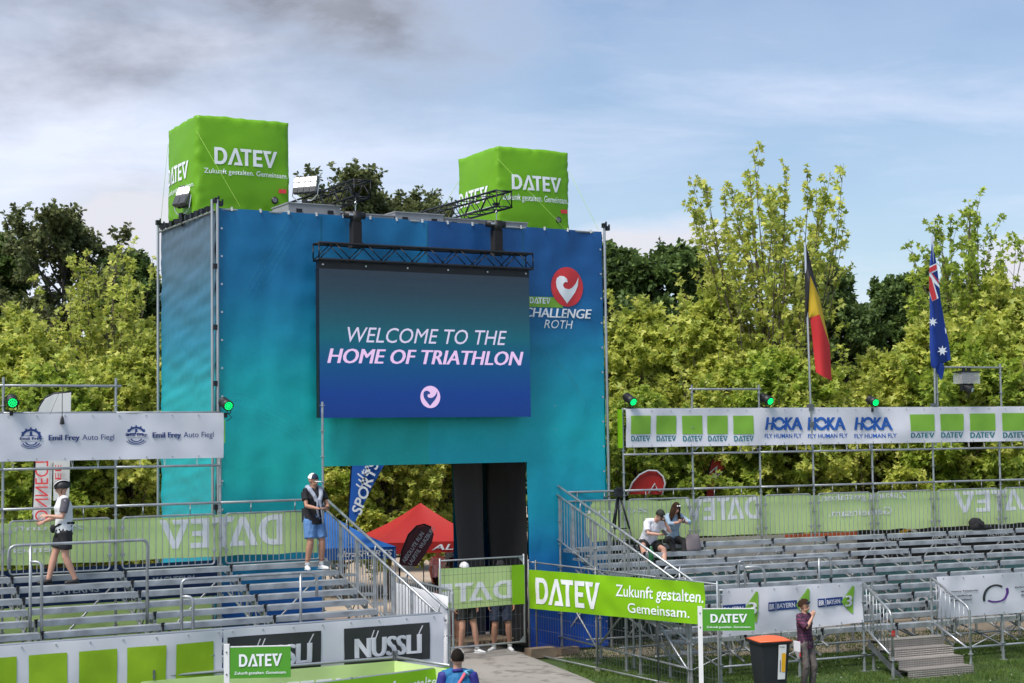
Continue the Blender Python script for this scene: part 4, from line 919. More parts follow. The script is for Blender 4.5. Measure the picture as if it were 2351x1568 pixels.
fb.put(WORD, fbox(1230, 1386, 1382, 1338), LETW); fb.put(text2d('Zukunft gestalten.', .008), fbox(1416, 1368, 1612, 1357), LETW); fb.put(text2d('Gemeinsam.', .008), fbox(1443, 1406, 1582, 1396), LETW)
# low rails and scaffold seen through that fence
lw = Rr.empty('scaffold_bracing', -.1, -5.7, 0, 'steel diagonal bracing and posts below the right stand stairs', 'scaffold')
for i in range(4):
    post(lw, .05, i * 1.9, 0, 1.9 + i * .5); 
    if i < 3: pipe('ledger', (.05, i * 1.9, .35), (.05, i * 1.9 + 1.9, .35), .022, STEEL, lw); pipe('ledger', (.05, i * 1.9, 1.1), (.05, i * 1.9 + 1.9, 1.1), .022, STEEL, lw); pipe('brace', (.05, i * 1.9, 1.6 if i % 2 else .3), (.05, i * 1.9 + 1.9, .3 if i % 2 else 1.6), .022, STEEL, lw)
# small barrier at the end of the left stand
q0, q1 = L.pt(2.25, -5.15), L.pt(2.75, -2.0); Q, QL = fr2(q0, q1)
be = Q.empty('barrier', 0, 0, .55, 'small steel barrier with pale mesh and a yellow notice by the left stairs', 'barrier')
guard(be, 0, QL, 0, 1.55, 0, .14)
c = Cloth(QL - .2, 1.2, wr(34, .02)); c.build('mesh_cover', MESHW, be, (.1, .05, .25)); MB().box((0, 0, 0), (.16, .01, .2)).build('notice', M('yellow_notice', (.75, .5, .03), .5), be, loc=(.6, -.03, .95))

# ------------------------------------------------------------------ foreground crowd barriers
z1_ = 1.10
def atz(x, y, z): return ground(x, y, z)
p0, p1, p2 = atz(40, 1579, z1_), atz(908, 1509, z1_), atz(1040, 1529, z1_)
for (a_, b_, lab) in ((p0, p1, 'long tube barrier with green mesh in front of the left stand banners'), (p1, p2, 'short tube barrier turning towards the path at the corner')):
    B, BL = fr2(a_, b_); e = B.empty('tube_barrier', 0, 0, 0, lab, 'barrier', 'tube barriers in the foreground')
    pipe('top_tube', (0, 0, z1_), (BL, 0, z1_), .024, STEEL, e); pipe('low_tube', (0, 0, .35), (BL, 0, .35), .024, STEEL, e)
    n = max(1, int(BL / 1.8))
    for i in range(n + 1): post(e, BL * i / n, 0, 0, z1_ + .14)
    for i in range(n + 1): MB().box((0, 0, 0), (.08, .09, .09)).box((0, -.05, .04), (.03, .03, .14)).build('clamp', STEELD, e, loc=(BL * i / n, 0, z1_))
    c = banner_on(B, -.04, .02, BL - .02, .15, z1_ - .05, GREENM, 'mesh_banner', ('long' if BL > 3 else 'short') + ' pale green mesh banner on the foreground tube barrier', 'banner', wr(41, .03), None)
    if BL > 3: c.put(WORD, (BL * .66, .14, BL * .66 + 1.5, .70), MESHW, mirror=True)
r0, r1 = atz(560, 1592, 1.02), atz(1034, 1531, 1.02); B2, B2L = fr2(r0, r1)
e = B2.empty('tube_barrier', 0, 0, 0, 'nearest tube barrier carrying the bright green banner behind the man in blue', 'barrier', 'tube barriers in the foreground'); pipe('top_tube', (0, .03, 1.02), (B2L, .03, 1.02), .022, STEEL, e); post(e, B2L, .03, 0, 1.05); post(e, B2L * .5, .03, 0, 1.05); post(e, 0, .03, 0, 1.05)
nbn = banner_on(B2, -.02, 0, B2L, .12, 1.03, GREENB, 'banner', 'bright green foreground banner at the bottom edge left of the path', 'banner', wr(42, .03))
nbn.put(text2d('Zukunft gestalten.', .01), (B2L - 1.75, .62, B2L - .15, .80), LETW)
# sign boards
def sign(fr_d, px0, py1, px1, py0, d, label, post_left):
    a = at(px0, py0, d); b = at(px1, (py0 + py1) / 2, d); w_ = (Vector((a.x, a.y)) - Vector((b.x, b.y))).length
    F = Fr(a.x, a.y, fr_d); w_ /= math.cos(R_(fr_d)) * 1.0; zb, zt = F.px(px0 + 3, py0)[1], F.px(px0 + 3, py1)[1]; h_ = zt - zb
    e = F.empty('sign_board', 0, 0, 0, label, 'sign', 'green sign boards on white posts'); c = Cloth(w_, h_); c.build('board', GREENK, e, (0, 0, zb), 0, .4, .02); c.obj.data.materials[0] = M('sign_green', (.075, .30, .022), .4, 0, .04)
    c.put(WORD, (w_ * .15, h_ * .38, w_ * .86, h_ * .78), LETW, parent=c.obj); c.put(text2d('Zukunft gestalten. Gemeinsam.', .01), (w_ * .07, h_ * .13, w_ * .93, h_ * .22), LETW, parent=c.obj)
    MB().box((-.045, .015, zt / 2 + .02), (.075, .05, zt + .06)).build('post', WHITEP, e)
    MB().tube((-.045, -.02, zt - .06), (-.045, -.01, zt - .06), .012, 8).tube((-.045, -.02, zb + .06), (-.045, -.01, zb + .06), .012, 8).build('screw', STEELD, e)
    MB().box((w_ / 2, .022, zt + .008), (w_, .03, .014)).build('top_edge', WHITEP, e)
sign(4, 528, 1487, 666, 1558, 22.5, 'left green sign board with white lettering before the black name boxes', True)
sign(-5, 1614, 1399, 1731, 1448, 27.0, 'right green sign board with white lettering above the rubbish bin', True)

# ------------------------------------------------------------------ green stage lights
GLED = M('green_led', (.0, .02, .005), .4, emit=(0, 1, .22), es=.7); GGLASS = M('lamp_glass', (.005, .05, .02), .1)
def par(fr, px_x, px_y, yaw, pitch, label):
    s_, z_ = fr.px(px_x, px_y, -.12); e = fr.empty('stage_light', s_, -.12, z_, label, 'stage light', 'green stage lights on the stand tops')
    rot = Matrix.Rotation(R_(yaw), 3, 'Z') @ Matrix.Rotation(R_(pitch), 3, 'X'); f = lambda v: rot @ Vector(v)
    mb = MB(); mb.path([f((0, .22, 0)), f((0, .20, 0)), f((0, .05, 0)), f((0, -.09, 0))], [.05, .085, .095, .105], 16)
    for i in range(6): mb.tube(f((0, .10 + .02 * i, 0)), f((0, .107 + .02 * i, 0)), .1, 14)
    hb = mb.build('housing', BLACKP, e, True); MB().tube(f((0, -.075, 0)), f((0, -.094, 0)), .088, 16).build('lens', GGLASS, e)
    pts = [(0, 0)] + [(.034 * math.cos(a), .034 * math.sin(a)) for a in np.linspace(0, 5.24, 6)] + [(.066 * math.cos(a), .066 * math.sin(a)) for a in np.linspace(0.2, 5.9, 12)]
    for x, z in pts:
        MB().tube((0, 0, 0), rot @ Vector((0, -.012, 0)), .0135, 7).build('led', GLED, e, loc=f((x, -.094, z)))
    mb = MB(); mb.path([f((-.12, .05, 0)), f((-.12, .08, -.02)), (-.10, .09, -.16), (.10, .09, -.16), f((.12, .08, -.02)), f((.12, .05, 0))], .012, 6); mb.build('yoke', BLACKM, e); MB().box((0, .09, -.20), (.06, .07, .09)).build('clamp', BLACKM, e)
    MB().path([f((0, .22, .02)), (.08, .2, -.15), (.15, .15, -.24), (.05, .12, -.3)], .008, 5).build('cable', BLACKP, e)
par(L, 28, 922, -8, 14, 'green stage light at the far left top corner of the left stand')
par(L, 521, 929, 0, 16, 'green stage light at the right end of the left white banner')
par(Rr, 1449, 919, 8, 26, 'green stage light above the left end of the right white banner')
par(Rr, 1763, 918, 8, 22, 'green stage light beside the empty portal frame')
par(Rr, 2006, 922, -6, 16, 'green stage light between the two hanging flags')
# moving head under a clear rain hood
s_, z_ = Rr.px(2219, 868, -.1)
e = Rr.empty('moving_light', s_, -.1, z_, 'moving head stage light under a clear rain hood on the right portal frame', 'stage light')
MB().path([(-.30, 0, .17), (-.31, 0, .14), (.31, 0, .14), (.30, 0, .17)], .02, 6).box((0, 0, .15), (.60, .36, .03)).build('hood_rim', BLACKM, e)
HOOD = M('clear_plastic', (.75, .77, .78), .12, 0, .05, alpha=.22); mb = MB(); mb.box((0, -.17, 0), (.54, .004, .28)).box((0, .17, 0), (.54, .004, .28)).box((-.27, 0, 0), (.004, .34, .28)).box((.27, 0, 0), (.004, .34, .28)); mb.build('rain_hood', HOOD, e)
mb = MB(); mb.box((0, 0, .01), (.34, .22, .16)).box((0, 0, .10), (.28, .2, .05)); mb.build('base_box', BLACKP, e); mb = MB()
mb.box((-.15, 0, -.19), (.045, .1, .24)).box((.15, 0, -.19), (.045, .1, .24)).box((0, 0, -.09), (.34, .1, .05)); mb.build('yoke', BLACKP, e)
mb = MB(); mb.path([(-.10, .12, -.14), (-.05, .05, -.2), (.04, -.12, -.29), (.05, -.14, -.30)], [.05, .10, .10, .075], 14); hd = mb.build('head', BLACKP, e, True); MB().tube((.05, -.14, -.30), (.055, -.15, -.305), .055, 14).build('lens', M('blue_glass', (.3, .45, .5), .05, .2), hd)
MB().box((-.08, 0, .2), (.05, .08, .10)).box((.08, 0, .2), (.05, .08, .10)).build('clamp', BLACKM, e)
MB().path([(.0, .1, -.1), (.1, .1, -.4), (.04, .1, -.5)], .012, 5).path([(.12, .1, -.1), (.14, .1, -.5)], .012, 5).build('cable', BLACKP, e)
# hanging cable with plug
s_, z_ = L.px(143, 885, -.12); e = L.empty('hanging_cable', s_, -.12, z_, 'black cable with a plug hanging before the left white banner', 'cable'); z2 = L.px(144, 955, -.12)[1] - z_
pipe('cord', (0, 0, 0), (0, 0, z2), .006, BLACKP, e, 6); pipe('cord', (0, 0, 0), (-.22, 0, z2 * .95), .003, BLACKP, e, 5); MB().path([(0, 0, z2), (0, 0, z2 - .04), (0, 0, z2 - .13), (0, 0, z2 - .15)], [.012, .03, .04, .035], 10).build('plug', BLACKP, e, True)

# ------------------------------------------------------------------ flags
def flag(fr, base, top, label, cat_poly, cloth_rows, decor, t=-.03, pole_col=STEEL):
    s0, z0 = fr.px(*base, t); s1, z1 = fr.px(*top, t); e = fr.empty('flag_on_pole', s0, t, z0, label, 'flag', 'national flags on the right stand')
    pipe('pole', (0, 0, -.9), (s1 - s0, 0, z1 - z0), .028, ALU, e); MB().box((0, .03, .05), (.12, .12, .16)).box((0, .03, -.35), (.12, .12, .12)).build('clamp', STEELD, e)
    def loc(x, y, dy): s_, z_ = fr.px(x, y, t + dy); return Vector((s_ - s0, dy, z_ - z0))
    return e, loc
zq = lambda x, y: ((1380 + x / 2.305) * .9796, (300 + y / 2.305) * .9796)
e, loc = flag(Rr, (1862, 940), (1848, 556), 'black, yellow and red flag hanging limp on the left pole', None, None, None)
ctrl = [((1165, 590), (1166, 800), (1170, 1020)), ((1246, 915), (1196, 797), (1185, 1022)), ((1302, 1172), (1246, 1006), (1196, 1026)), ((1312, 1364), (1268, 1345), (1226, 1318))]
def cpoint(f, j):
    k = min(int(f * 3), 2); a = f * 3 - k; r = []
    for c_ in (ctrl[k], ctrl[k + 1]):
        if j < .5: q = [c_[0][i] * (1 - 2 * j) + c_[1][i] * 2 * j for i in (0, 1)]
        else: q = [c_[1][i] * (2 - 2 * j) + c_[2][i] * (2 * j - 1) for i in (0, 1)]
        r.append(q)
    x = r[0][0] * (1 - a) + r[1][0] * a; y = r[0][1] * (1 - a) + r[1][1] * a
    return loc(*zq(x, y), -.16 * math.sin(math.pi * j) * min(1, f * 3) + .02 * math.sin(f * 14 + j * 3) - .01)
CB, CYW, CR = M('flag_black', (.010, .010, .013), .75, 0, .2), M('flag_yellow', (.70, .46, .03), .75, 0, .06, trl=.25), M('flag_red', (.66, .035, .04), .75, 0, .06, trl=.25)
for nm, m_, f0_, f1_ in (('black_stripe', CB, 0, 1 / 3), ('yellow_stripe', CYW, 1 / 3, 2 / 3), ('red_stripe', CR, 2 / 3, 1)):
    n = 12; V = [cpoint(f0_ + (f1_ - f0_) * i / n, j / n) for j in range(n + 1) for i in range(n + 1)]
    MB().add(V, [(j * (n + 1) + i, j * (n + 1) + i + 1, (j + 1) * (n + 1) + i + 1, (j + 1) * (n + 1) + i) for i in range(n) for j in range(n)]).build(nm, m_, e, True)
e, loc = flag(Rr, (2146, 938), (2140, 541), 'blue flag with white stars and a red cross hanging on the right pole', None, None, None)
Lf = [(1853, 628), (1846, 690), (1841, 735), (1838, 850), (1842, 940), (1842, 1050), (1841, 1180), (1848, 1285), (1862, 1300)]; Rg = [(1858, 628), (1868, 680), (1880, 735), (1893, 850), (1902, 940), (1922, 1050), (1945, 1160), (1956, 1250), (1915, 1272)]
def frow(k, u, lift=0):
    a, b = Lf[k], Rg[k]; x, y = a[0] + (b[0] - a[0]) * u, a[1] + (b[1] - a[1]) * u; return loc(*zq(x, y), -.09 * math.sin(u * math.pi * 1.5 + .4) * min(1, k / 3) - .02 - lift)
n = 10; V = [frow(k, i / n) for k in range(9) for i in range(n + 1)]
FB = M('flag_blue', (.008, .045, .30), .75, 0, .06, trl=.2)
MB().add(V, [(k * (n + 1) + i, (k + 1) * (n + 1) + i, (k + 1) * (n + 1) + i + 1, k * (n + 1) + i + 1) for i in range(n) for k in range(8)]).build('flag_cloth', FB, e, True)
V = [loc(*zq(x, y), d) for x, y, d in ((1862, 1270, -.02), (1915, 1270, -.10), (1922, 1300, -.08), (1912, 1345, -.05), (1902, 1362, -.05), (1885, 1330, -.03))]; MB().add(V, [(0, 1, 2, 3, 4, 5)]).build('flag_corner', FB, e)
z4 = lambda x, y: ((1860 + x / 3.733) * .9796, (540 + y / 3.733) * .9796)
def deco(name, m_, pts, lift=.05): MB().add([loc(*z4(x, y), -.14 - lift) for x, y in pts], [tuple(range(len(pts)))]).build(name, m_, e)
deco('white_band', LETW, [(1187, 315), (1252, 285), (1262, 325), (1258, 350), (1188, 385)]); deco('red_band', REDP, [(1186, 328), (1250, 296), (1254, 338), (1188, 372)], .06)
deco('white_band', LETW, [(1188, 385), (1200, 372), (1276, 480), (1278, 503), (1225, 455), (1268, 592), (1214, 622), (1190, 560)]); deco('red_band', REDP, [(1204, 375), (1212, 372), (1270, 446), (1270, 462)], .06)
deco('red_band', REDP, [(1186, 395), (1206, 418), (1250, 575), (1252, 598), (1214, 618), (1186, 520)], .06)
def star(x, y, r, n=7): deco('star', LETW, [(x + (r if k % 2 == 0 else r * .45) * math.sin(math.pi * k / n), y - (r if k % 2 == 0 else r * .45) * math.cos(math.pi * k / n)) for k in range(2 * n)])
star(1218, 800, 42); star(1302, 1052, 46); deco('star', LETW, [(1322, 850), (1334, 865), (1338, 895), (1330, 905), (1326, 880)])

# ------------------------------------------------------------------ things around the gate and beyond it
def tent(x, d, deg, w_, hv, ha, mat, label, words=None, walls=False):
    p = at(x, 1015, d); F = Fr(p.x, p.y, deg); e = F.empty('pop_up_tent', 0, 0, 0, label, 'tent', 'pop up tents beyond the gateway'); vz = .28
    V = []; F_ = []; n = 8            # four sloping roof faces, slightly sagging
    for s_ in range(4):
        a = [(-w_ / 2, -w_ / 2), (w_ / 2, -w_ / 2), (w_ / 2, w_ / 2), (-w_ / 2, w_ / 2)]; c0, c1 = a[s_], a[(s_ + 1) % 4]; b0 = len(V)
        for j in range(n + 1):
            for i in range(n + 1):
                v = j / n; u = i / n; x_ = (c0[0] + (c1[0] - c0[0]) * u) * (1 - v); y_ = (c0[1] + (c1[1] - c0[1]) * u) * (1 - v)
                z_ = hv + vz + (ha - hv - vz) * v - .16 * math.sin(math.pi * v) * (.5 + .5 * math.sin(math.pi * u)) * 1.0; V.append((x_, y_, z_))
        F_ += [(b0 + j * (n + 1) + i, b0 + j * (n + 1) + i + 1, b0 + (j + 1) * (n + 1) + i + 1, b0 + (j + 1) * (n + 1) + i) for i in range(n) for j in range(n)]
    MB().add(V, F_).build('canopy', mat, e, True)
    for k in range(4):
        c = Cloth(w_, vz, wr(50 + k, .015)); o = c.build('valance', mat, e, None, 0, .3); r = k * math.pi / 2; o.rotation_euler = (0, 0, r); q = Matrix.Rotation(r, 3, 'Z') @ Vector((-w_ / 2, -w_ / 2, hv)); o.location = q
        if words and k in (0, 3): c.put(text2d(words[0], .05, .25), (words[1] * w_, .07, words[2] * w_, .21), LETW, parent=o)
    for sx in (-1, 1):
        for sy in (-1, 1): pipe('leg', (sx * w_ * .49, sy * w_ * .49, 0), (sx * w_ * .49, sy * w_ * .49, hv + vz), .018, STEEL, e)
    return e
TRED, TBLUE, TGREY, TDARK = M('tent_red', (.55, .035, .030), .6, 0, .06, 1, trl=.4), M('tent_blue', (.02, .16, .55), .6, 0, .06, 1, trl=.4), M('tent_grey', (.20, .17, .19), .6, 0, .08, 1), M('tent_dark', (.035, .033, .042), .6, 0, .1, 1)
tent(964, 42.6, 14, 3.0, 1.78, 3.0, TRED, 'red pop up tent with white lettering behind the gateway', ('ALTRA', .50, .97))
tent(748, 40.2, 14, 3.0, 1.80, 2.9, TBLUE, 'blue pop up tent with white lettering behind the left stairs', ('ultraSPORTS', .52, .97))
tg = tent(868, 50, 10, 3.2, 1.95, 3.05, TGREY, 'grey pop up tent under the trees behind the blue tent'); MB().add([(.3, -1.3, 2.45), (.5, -1.3, 2.45), (.4, -1.34, 2.3)], [(0, 1, 2)]).build('printed_triangle', LETW, tg)
tent(1010, 51, 20, 3.2, 2.2, 3.5, TDARK, 'dark pop up tent behind the red tent')
tent(930, 58, 5, 3.2, 2.2, 3.3, TDARK, 'far dark pop up tent between the tree trunks')
def sail(px_base, d, outline, mat, label, cat='beach flag', edge=None, texts=(), group='advertising flags'):
    """a printed sail on a bent pole: outline measured in the photo, standing at distance d"""
    p = at(px_base, 1015, d); F = Fr(p.x, p.y, 0); e = F.empty('beach_flag', 0, 0, 0, label, cat, group)
    O = [F.px(x, y, 0) for x, y in outline]; n = len(O); cx_ = sum(o[0] for o in O) / n; cz_ = sum(o[1] for o in O) / n
    V = [(x, .03 * math.sin(z * 2), z) for x, z in O] + [(x, .03 * math.sin(z * 2) + .012, z) for x, z in O]
    MB().add(V, [tuple(range(n)), tuple(range(2 * n - 1, n - 1, -1))] + [(i, n + i, n + (i + 1) % n, (i + 1) % n) for i in range(n)]).build('sail', mat, e)
    if edge:
        MB().path([(F.px(x, y)[0], .02, F.px(x, y)[1]) for x, y in edge] , .022, 6).build('pole', BLACKM, e, True)
        b = F.px(*edge[-1]); pipe('lower_pole', (b[0], .02, 0), (b[0], .02, b[1]), .02, BLACKM, e)
    for (sh, x0, y0, ang, w_, h_, m_) in texts:
        V2, F2 = sh[:2]; xm = max(v[0] for v in V2); a = R_(ang); bx_, bz_ = F.px(x0, y0)
        mx_ = -1 if w_ < 0 else 1
        V3 = [(bx_ + (v[0] / xm * abs(w_)) * math.cos(a) * 1 - v[1] * h_ * math.sin(a) * mx_, -.05, bz_ + (v[0] / xm * abs(w_)) * math.sin(a) + v[1] * h_ * math.cos(a) * mx_) for v in V2]
        MB().add(V3, F2).build('lettering', m_, e)
    return e
SW = M('white_sail', (.72, .72, .73), .6, 0, .05, 1, trl=.25)
sail(105, 33.6, [(75, 1195), (78, 1060), (84, 960), (92, 935), (105, 915), (125, 905), (164, 901), (163, 950), (160, 1060), (120, 1062), (116, 1195)], SW, 'white sail flag with red reversed capitals behind the left stand', edge=[(164, 900), (125, 903), (104, 913), (90, 934), (82, 960), (74, 1195)],
     texts=[(text2d('CONNECT', .07), 82, 1222, 90, -1.55, .27, REDP)])
sail(142, 34.4, [(122, 1150), (122, 1055), (160, 1055), (158, 1140)], SW, 'small white sail flag behind the cyclist', texts=[(text2d('IEE', .05), 128, 1110, 90, -.4, .13, REDP)])
BSAIL = M('blue_sail', (.015, .13, .55), .6, 0, .05, 1, trl=.2)
sail(812, 39.0, [(801, 1195), (806, 1090), (812, 1010), (830, 985), (870, 1000), (892, 1050), (858, 1110), (815, 1199)], BSAIL, 'blue sail flag with white lettering seen through the gateway', edge=[(870, 998), (830, 983), (811, 1010), (805, 1090), (800, 1195)],
     texts=[(text2d('SPORTS', .02, .15), 829, 1184, 70, 1.35, .26, LETW), (text2d('ultra', .05, .15), 829, 1122, 62, .8, .24, LETW)])
MAR = M('maroon_sail', (.10, .012, .022), .5, 0, .1, 1)
sail(935, 36.5, [(918, 1298), (925, 1265), (940, 1228), (958, 1210), (975, 1206), (990, 1213), (996, 1226), (992, 1245), (975, 1275), (956, 1300)], MAR, 'dark maroon teardrop banner in front of the red tent', edge=[(990, 1211), (974, 1204), (957, 1208), (938, 1228), (923, 1265), (917, 1300)],
     texts=[(text2d('ABSOLUTE RUN', .03, .1), 930, 1293, 56, .80, .09, LETW), (text2d('LAUFSTIL WURZBURG', .03, .1), 944, 1298, 56, 1.0, .09, LETW)])
RS_ = M('red_sail', (.62, .030, .022), .5, 0, .05, 1, trl=.15)
e = sail(1480, 40.5, [(1440, 1135), (1452, 1108), (1468, 1090), (1488, 1080), (1508, 1081), (1522, 1094), (1527, 1110), (1520, 1135)], RS_, 'red rounded teardrop banner with a white edge behind the right stand rail', edge=None)
F = Fr(*at(1480, 1015, 40.5).xy, 0); P_ = lambda x, y, dy=-.02: (F.px(x, y)[0], dy, F.px(x, y)[1])
MB().path([P_(x, y) for x, y in ((1440, 1137), (1452, 1108), (1468, 1090), (1488, 1080), (1508, 1081), (1522, 1094), (1527, 1110), (1520, 1137))], .022, 6).path([P_(x, y, -.03) for x, y in ((1488, 1134), (1504, 1110), (1508, 1124), (1516, 1128))], .02, 6).build('white_trim', WHITEP, e, True); pipe('pole', (0, .02, 0), (0, .02, 3.2), .02, STEELD, e)
sail(1640, 42.4, [(1622, 1145), (1626, 1100), (1634, 1062), (1642, 1045), (1668, 1050), (1662, 1075), (1640, 1100), (1638, 1145)], RS_, 'red and white sail flag half hidden by leaves behind the right stand', edge=[(1641, 1045), (1632, 1062), (1624, 1100), (1620, 1145)], texts=[(text2d('Z', .06), 1640, 1100, 40, .3, .22, LETW)])
sail(1880, 42.6, [(1862, 1125), (1862, 1045), (1900, 1040), (1905, 1128)], RS_, 'red banner behind the foliage under the left flagpole', edge=[(1862, 1040), (1861, 1130)])

# timber blocks and pallet at the foot of the arch
def timber(name, F, s_, t_, z_, d, label, rz=0, group='loose timber at the arch'):
    e = MB().box((0, 0, d[2] / 2), d).build(name, WOOD, None, loc=F.pt(s_, t_, z_), rz=F.a + rz); tag(e, label, 'timber', group); return e
timber('timber_block', A, 6.95, -.5, .02, (.62, .28, .20), 'squared timber block at the foot of the right arch leg')
timber('timber_block', A, 7.65, -.45, .02, (.5, .22, .15), 'smaller timber block right of the first, by the blue fabric', .12)
e = A.empty('pallet', 6.2, .9, .2, 'pale wooden pallet lying inside the gateway', 'pallet')
for k in range(6): MB().box((0, -.4 + k * .16, .13), (1.3, .10, .022)).build('board', WOOD, e)
for k in (-.55, 0, .55): MB().box((k, 0, .06), (.1, .9, .10)).build('bearer', WOOD, e)
# rubbish bin
bn_ = at(1768, 1568, 28.95); e = empty('wheelie_bin', (bn_.x, bn_.y, 0), R_(14), 'grey wheeled rubbish bin with an orange lid and paper notice', 'bin'); e.scale = (.82, .82, 1.0)
BIN = M('bin_grey', (.018, .020, .027), .5, 0, .1, 3, .05, 30); LID = M('bin_lid_orange', (.75, .13, .045), .45, 0, .06, 3)
mb = MB(); mb.add([(-.25, -.28, .08), (.25, -.28, .08), (.25, .28, .08), (-.25, .28, .08), (-.34, -.36, .98), (.34, -.36, .98), (.34, .36, .98), (-.34, .36, .98)], [(0, 3, 2, 1), (0, 1, 5, 4), (1, 2, 6, 5), (2, 3, 7, 6), (3, 0, 4, 7), (4, 5, 6, 7)]); mb.box((0, 0, .96), (.74, .78, .05)); mb.box((0, .40, .95), (.6, .06, .05)); bo = mb.build('body', BIN, e)
bv = bo.modifiers.new('b', 'BEVEL'); bv.width = .02; bv.segments = 2
mb = MB(); N = 10; V = [(-.36 + .72 * i / N, -.39 + .80 * j / N, 1.0 + .065 * (math.sin(math.pi * i / N) ** .5) * (math.sin(math.pi * min(1, .12 + j / N * .9)) ** .6 if 0 < j < N else 0)) for j in range(N + 1) for i in range(N + 1)]
mb.add(V, [(j * (N + 1) + i, j * (N + 1) + i + 1, (j + 1) * (N + 1) + i + 1, (j + 1) * (N + 1) + i) for i in range(N) for j in range(N)]); mb.box((0, .0, .992), (.745, .80, .022)); mb.build('lid', LID, e, True)
for sx in (-.27, .27): MB().tube((sx - .03, .30, .10), (sx + .03, .30, .10), .10, 16).build('wheel', BLACKP, e)
rt = Matrix.Rotation(R_(-5), 3, 'X'); nt_ = MB().add([(.06, -.384, .93), (.24, -.384, .93), (.21, -.325, .32), (.04, -.325, .32)], [(0, 3, 2, 1)]).build('paper_notice', WHITEP, e); MB().add([(.13, -.378, .78), (.225, -.378, .78), (.208, -.345, .45), (.125, -.345, .45)], [(0, 3, 2, 1)]).build('yellow_field', M('yellow_paper', (.8, .42, .01), .6), nt_)
MB().add([(.075, -.386, .90), (.105, -.386, .90), (.09, -.386, .88)], [(0, 2, 1)]).add([(.12, -.386, .895), (.2, -.386, .895), (.2, -.386, .885), (.12, -.386, .885)], [(0, 3, 2, 1)]).add([(.09, -.366, .66), (.105, -.366, .66), (.10, -.348, .45), (.085, -.348, .45)], [(0, 3, 2, 1)]).build('printed_lines', CHARC, nt_)
MB().box((0, 0, 0), (.002, .60, .01)).build('seam', BIN, e, loc=(.345, 0, .8))
# tripod on the right stand
s_, z_ = Rr.px(1428, 1236, -.75); e = Rr.empty('camera_tripod', s_, -.62, 2.13, 'black camera tripod standing on the top rows of the right stand', 'tripod')
ap = Rr.px(1428, 1145, -.62)[1] - 2.13
for k, (dx, dy) in enumerate(((-.33, -.1), (.36, -.12), (.0, .34))):
    pipe('leg', (dx * .12, dy * .12, ap), (dx * .6, dy * .6, ap * .45), .022, BLACKM, e, 6); pipe('leg', (dx * .6, dy * .6, ap * .45), (dx, dy, 0), .014, BLACKM, e, 6)
pipe('centre_column', (0, 0, ap * .45), (0, 0, ap + .05), .02, BLACKM, e); MB().tube((-.18, 0, ap * .45), (.2, 0, ap * .45), .012, 6).build('spreader', BLACKM, e)
MB().box((0, 0, ap + .13), (.16, .13, .17)).tube((-.05, -.05, ap + .13), (-.42, -.1, ap + .02), .012, 6).box((0, -.06, ap + .23), (.12, .1, .05)).build('head', BLACKP, e)
# small things left on the benches
def lath(name, F, s_, t_, z_, prof, mat, label, cat, n=14, sx=1, sy=1):
    e = MB().path([(0, 0, z) for z, r in prof], [(r * sx, r * sy) for z, r in prof], n, ref=(1, 0, 0)).build(name, mat, None, True, F.pt(s_, t_, z_), F.a); tag(e, label, cat); return e
s_, z_ = Rr.px(1495, 1257, -1.25); lath('bottle', Rr, s_, -1.25, 1.98, [(0, .055), (.02, .06), (.2, .06), (.24, .045), (.26, .03), (.32, .03), (.325, .0)], M('green_bottle', (.01, .10, .03), .3), 'dark green drinking bottle in front of the seated man', 'bottle')
s_, z_ = Rr.px(1590, 1250, -.78); bag = MB(); bag.path([(0, 0, 0), (0, 0, .05), (0, 0, .25), (0, 0, .36), (0, 0, .37)], [(.20, .09), (.205, .1), (.17, .07), (.145, .03), (.14, .012)], 20, ref=(1, 0, 0))
bo = bag.build('tote_bag', M('mauve_grey_cloth', (.17, .145, .155), .8, 0, .1, 4, .2, 20), None, True, Rr.pt(s_, -.80, 2.12), Rr.a); tag(bo, 'mauve grey tote bag on the bench right of the seated woman', 'bag'); MB().path([(-.10, 0, .36), (-.06, .0, .44), (.06, 0, .44), (.10, 0, .36)], .008, 6).build('handle', M('mauve_grey_cloth', (.2, .2, .2)), bo)
s_, z_ = Rr.px(2246, 1217, -.35); jk = MB(); jk.ball((0, 0, .10), (.20, .14, .18), 18, 12).ball((.18, -.02, .05), (.17, .12, .09), 16, 10).ball((-.10, .02, .16), (.11, .12, .12), 14, 10).ball((.32, -.02, .03), (.08, .07, .05), 12, 8)
for i, v in enumerate(jk.v): k = .035 * noise.noise(Vector(v) * 9); jk.v[i] = (v[0] * (1 + k * 3), v[1] * (1 + k * 3), max(0, v[2] + k))
o = jk.build('backpack', BLACKC, None, True, Rr.pt(s_, -.32, 2.28), Rr.a); tag(o, 'black backpack slumped on the top bench of the right stand', 'bag'); MB().path([(-.1, -.15, .2), (.02, -.2, .12), (.12, -.17, .05)], .015, 6).build('strap', BLACKP, o)
# pale pale crates and red boxes seen beyond the gate
o = MB().box((0, 0, .25), (.7, .5, .5)).box((0, 0, .52), (.74, .54, .05)).build('crate', REDP, None, loc=at(1040, 1450, 38).xy[:] + (0,), rz=.3); tag(o, 'red plastic crate on the paving beyond the gateway fence', 'crate')
bs_ = L.pt(1.3, -3.4, 0); o = MB().box((0, 0, .12), (.9, .5, .24)).box((.0, 0, .26), (.6, .4, .06)).build('crate', REDP, None, loc=(bs_.x, bs_.y, .9)); tag(o, 'red boxes stored low under the left stand bench rows', 'crate'); o2 = MB().box((0, 0, 0), (1.6, .9, .04)).build('storage_board', WOOD, gl, loc=(1.3, -3.4, .87))

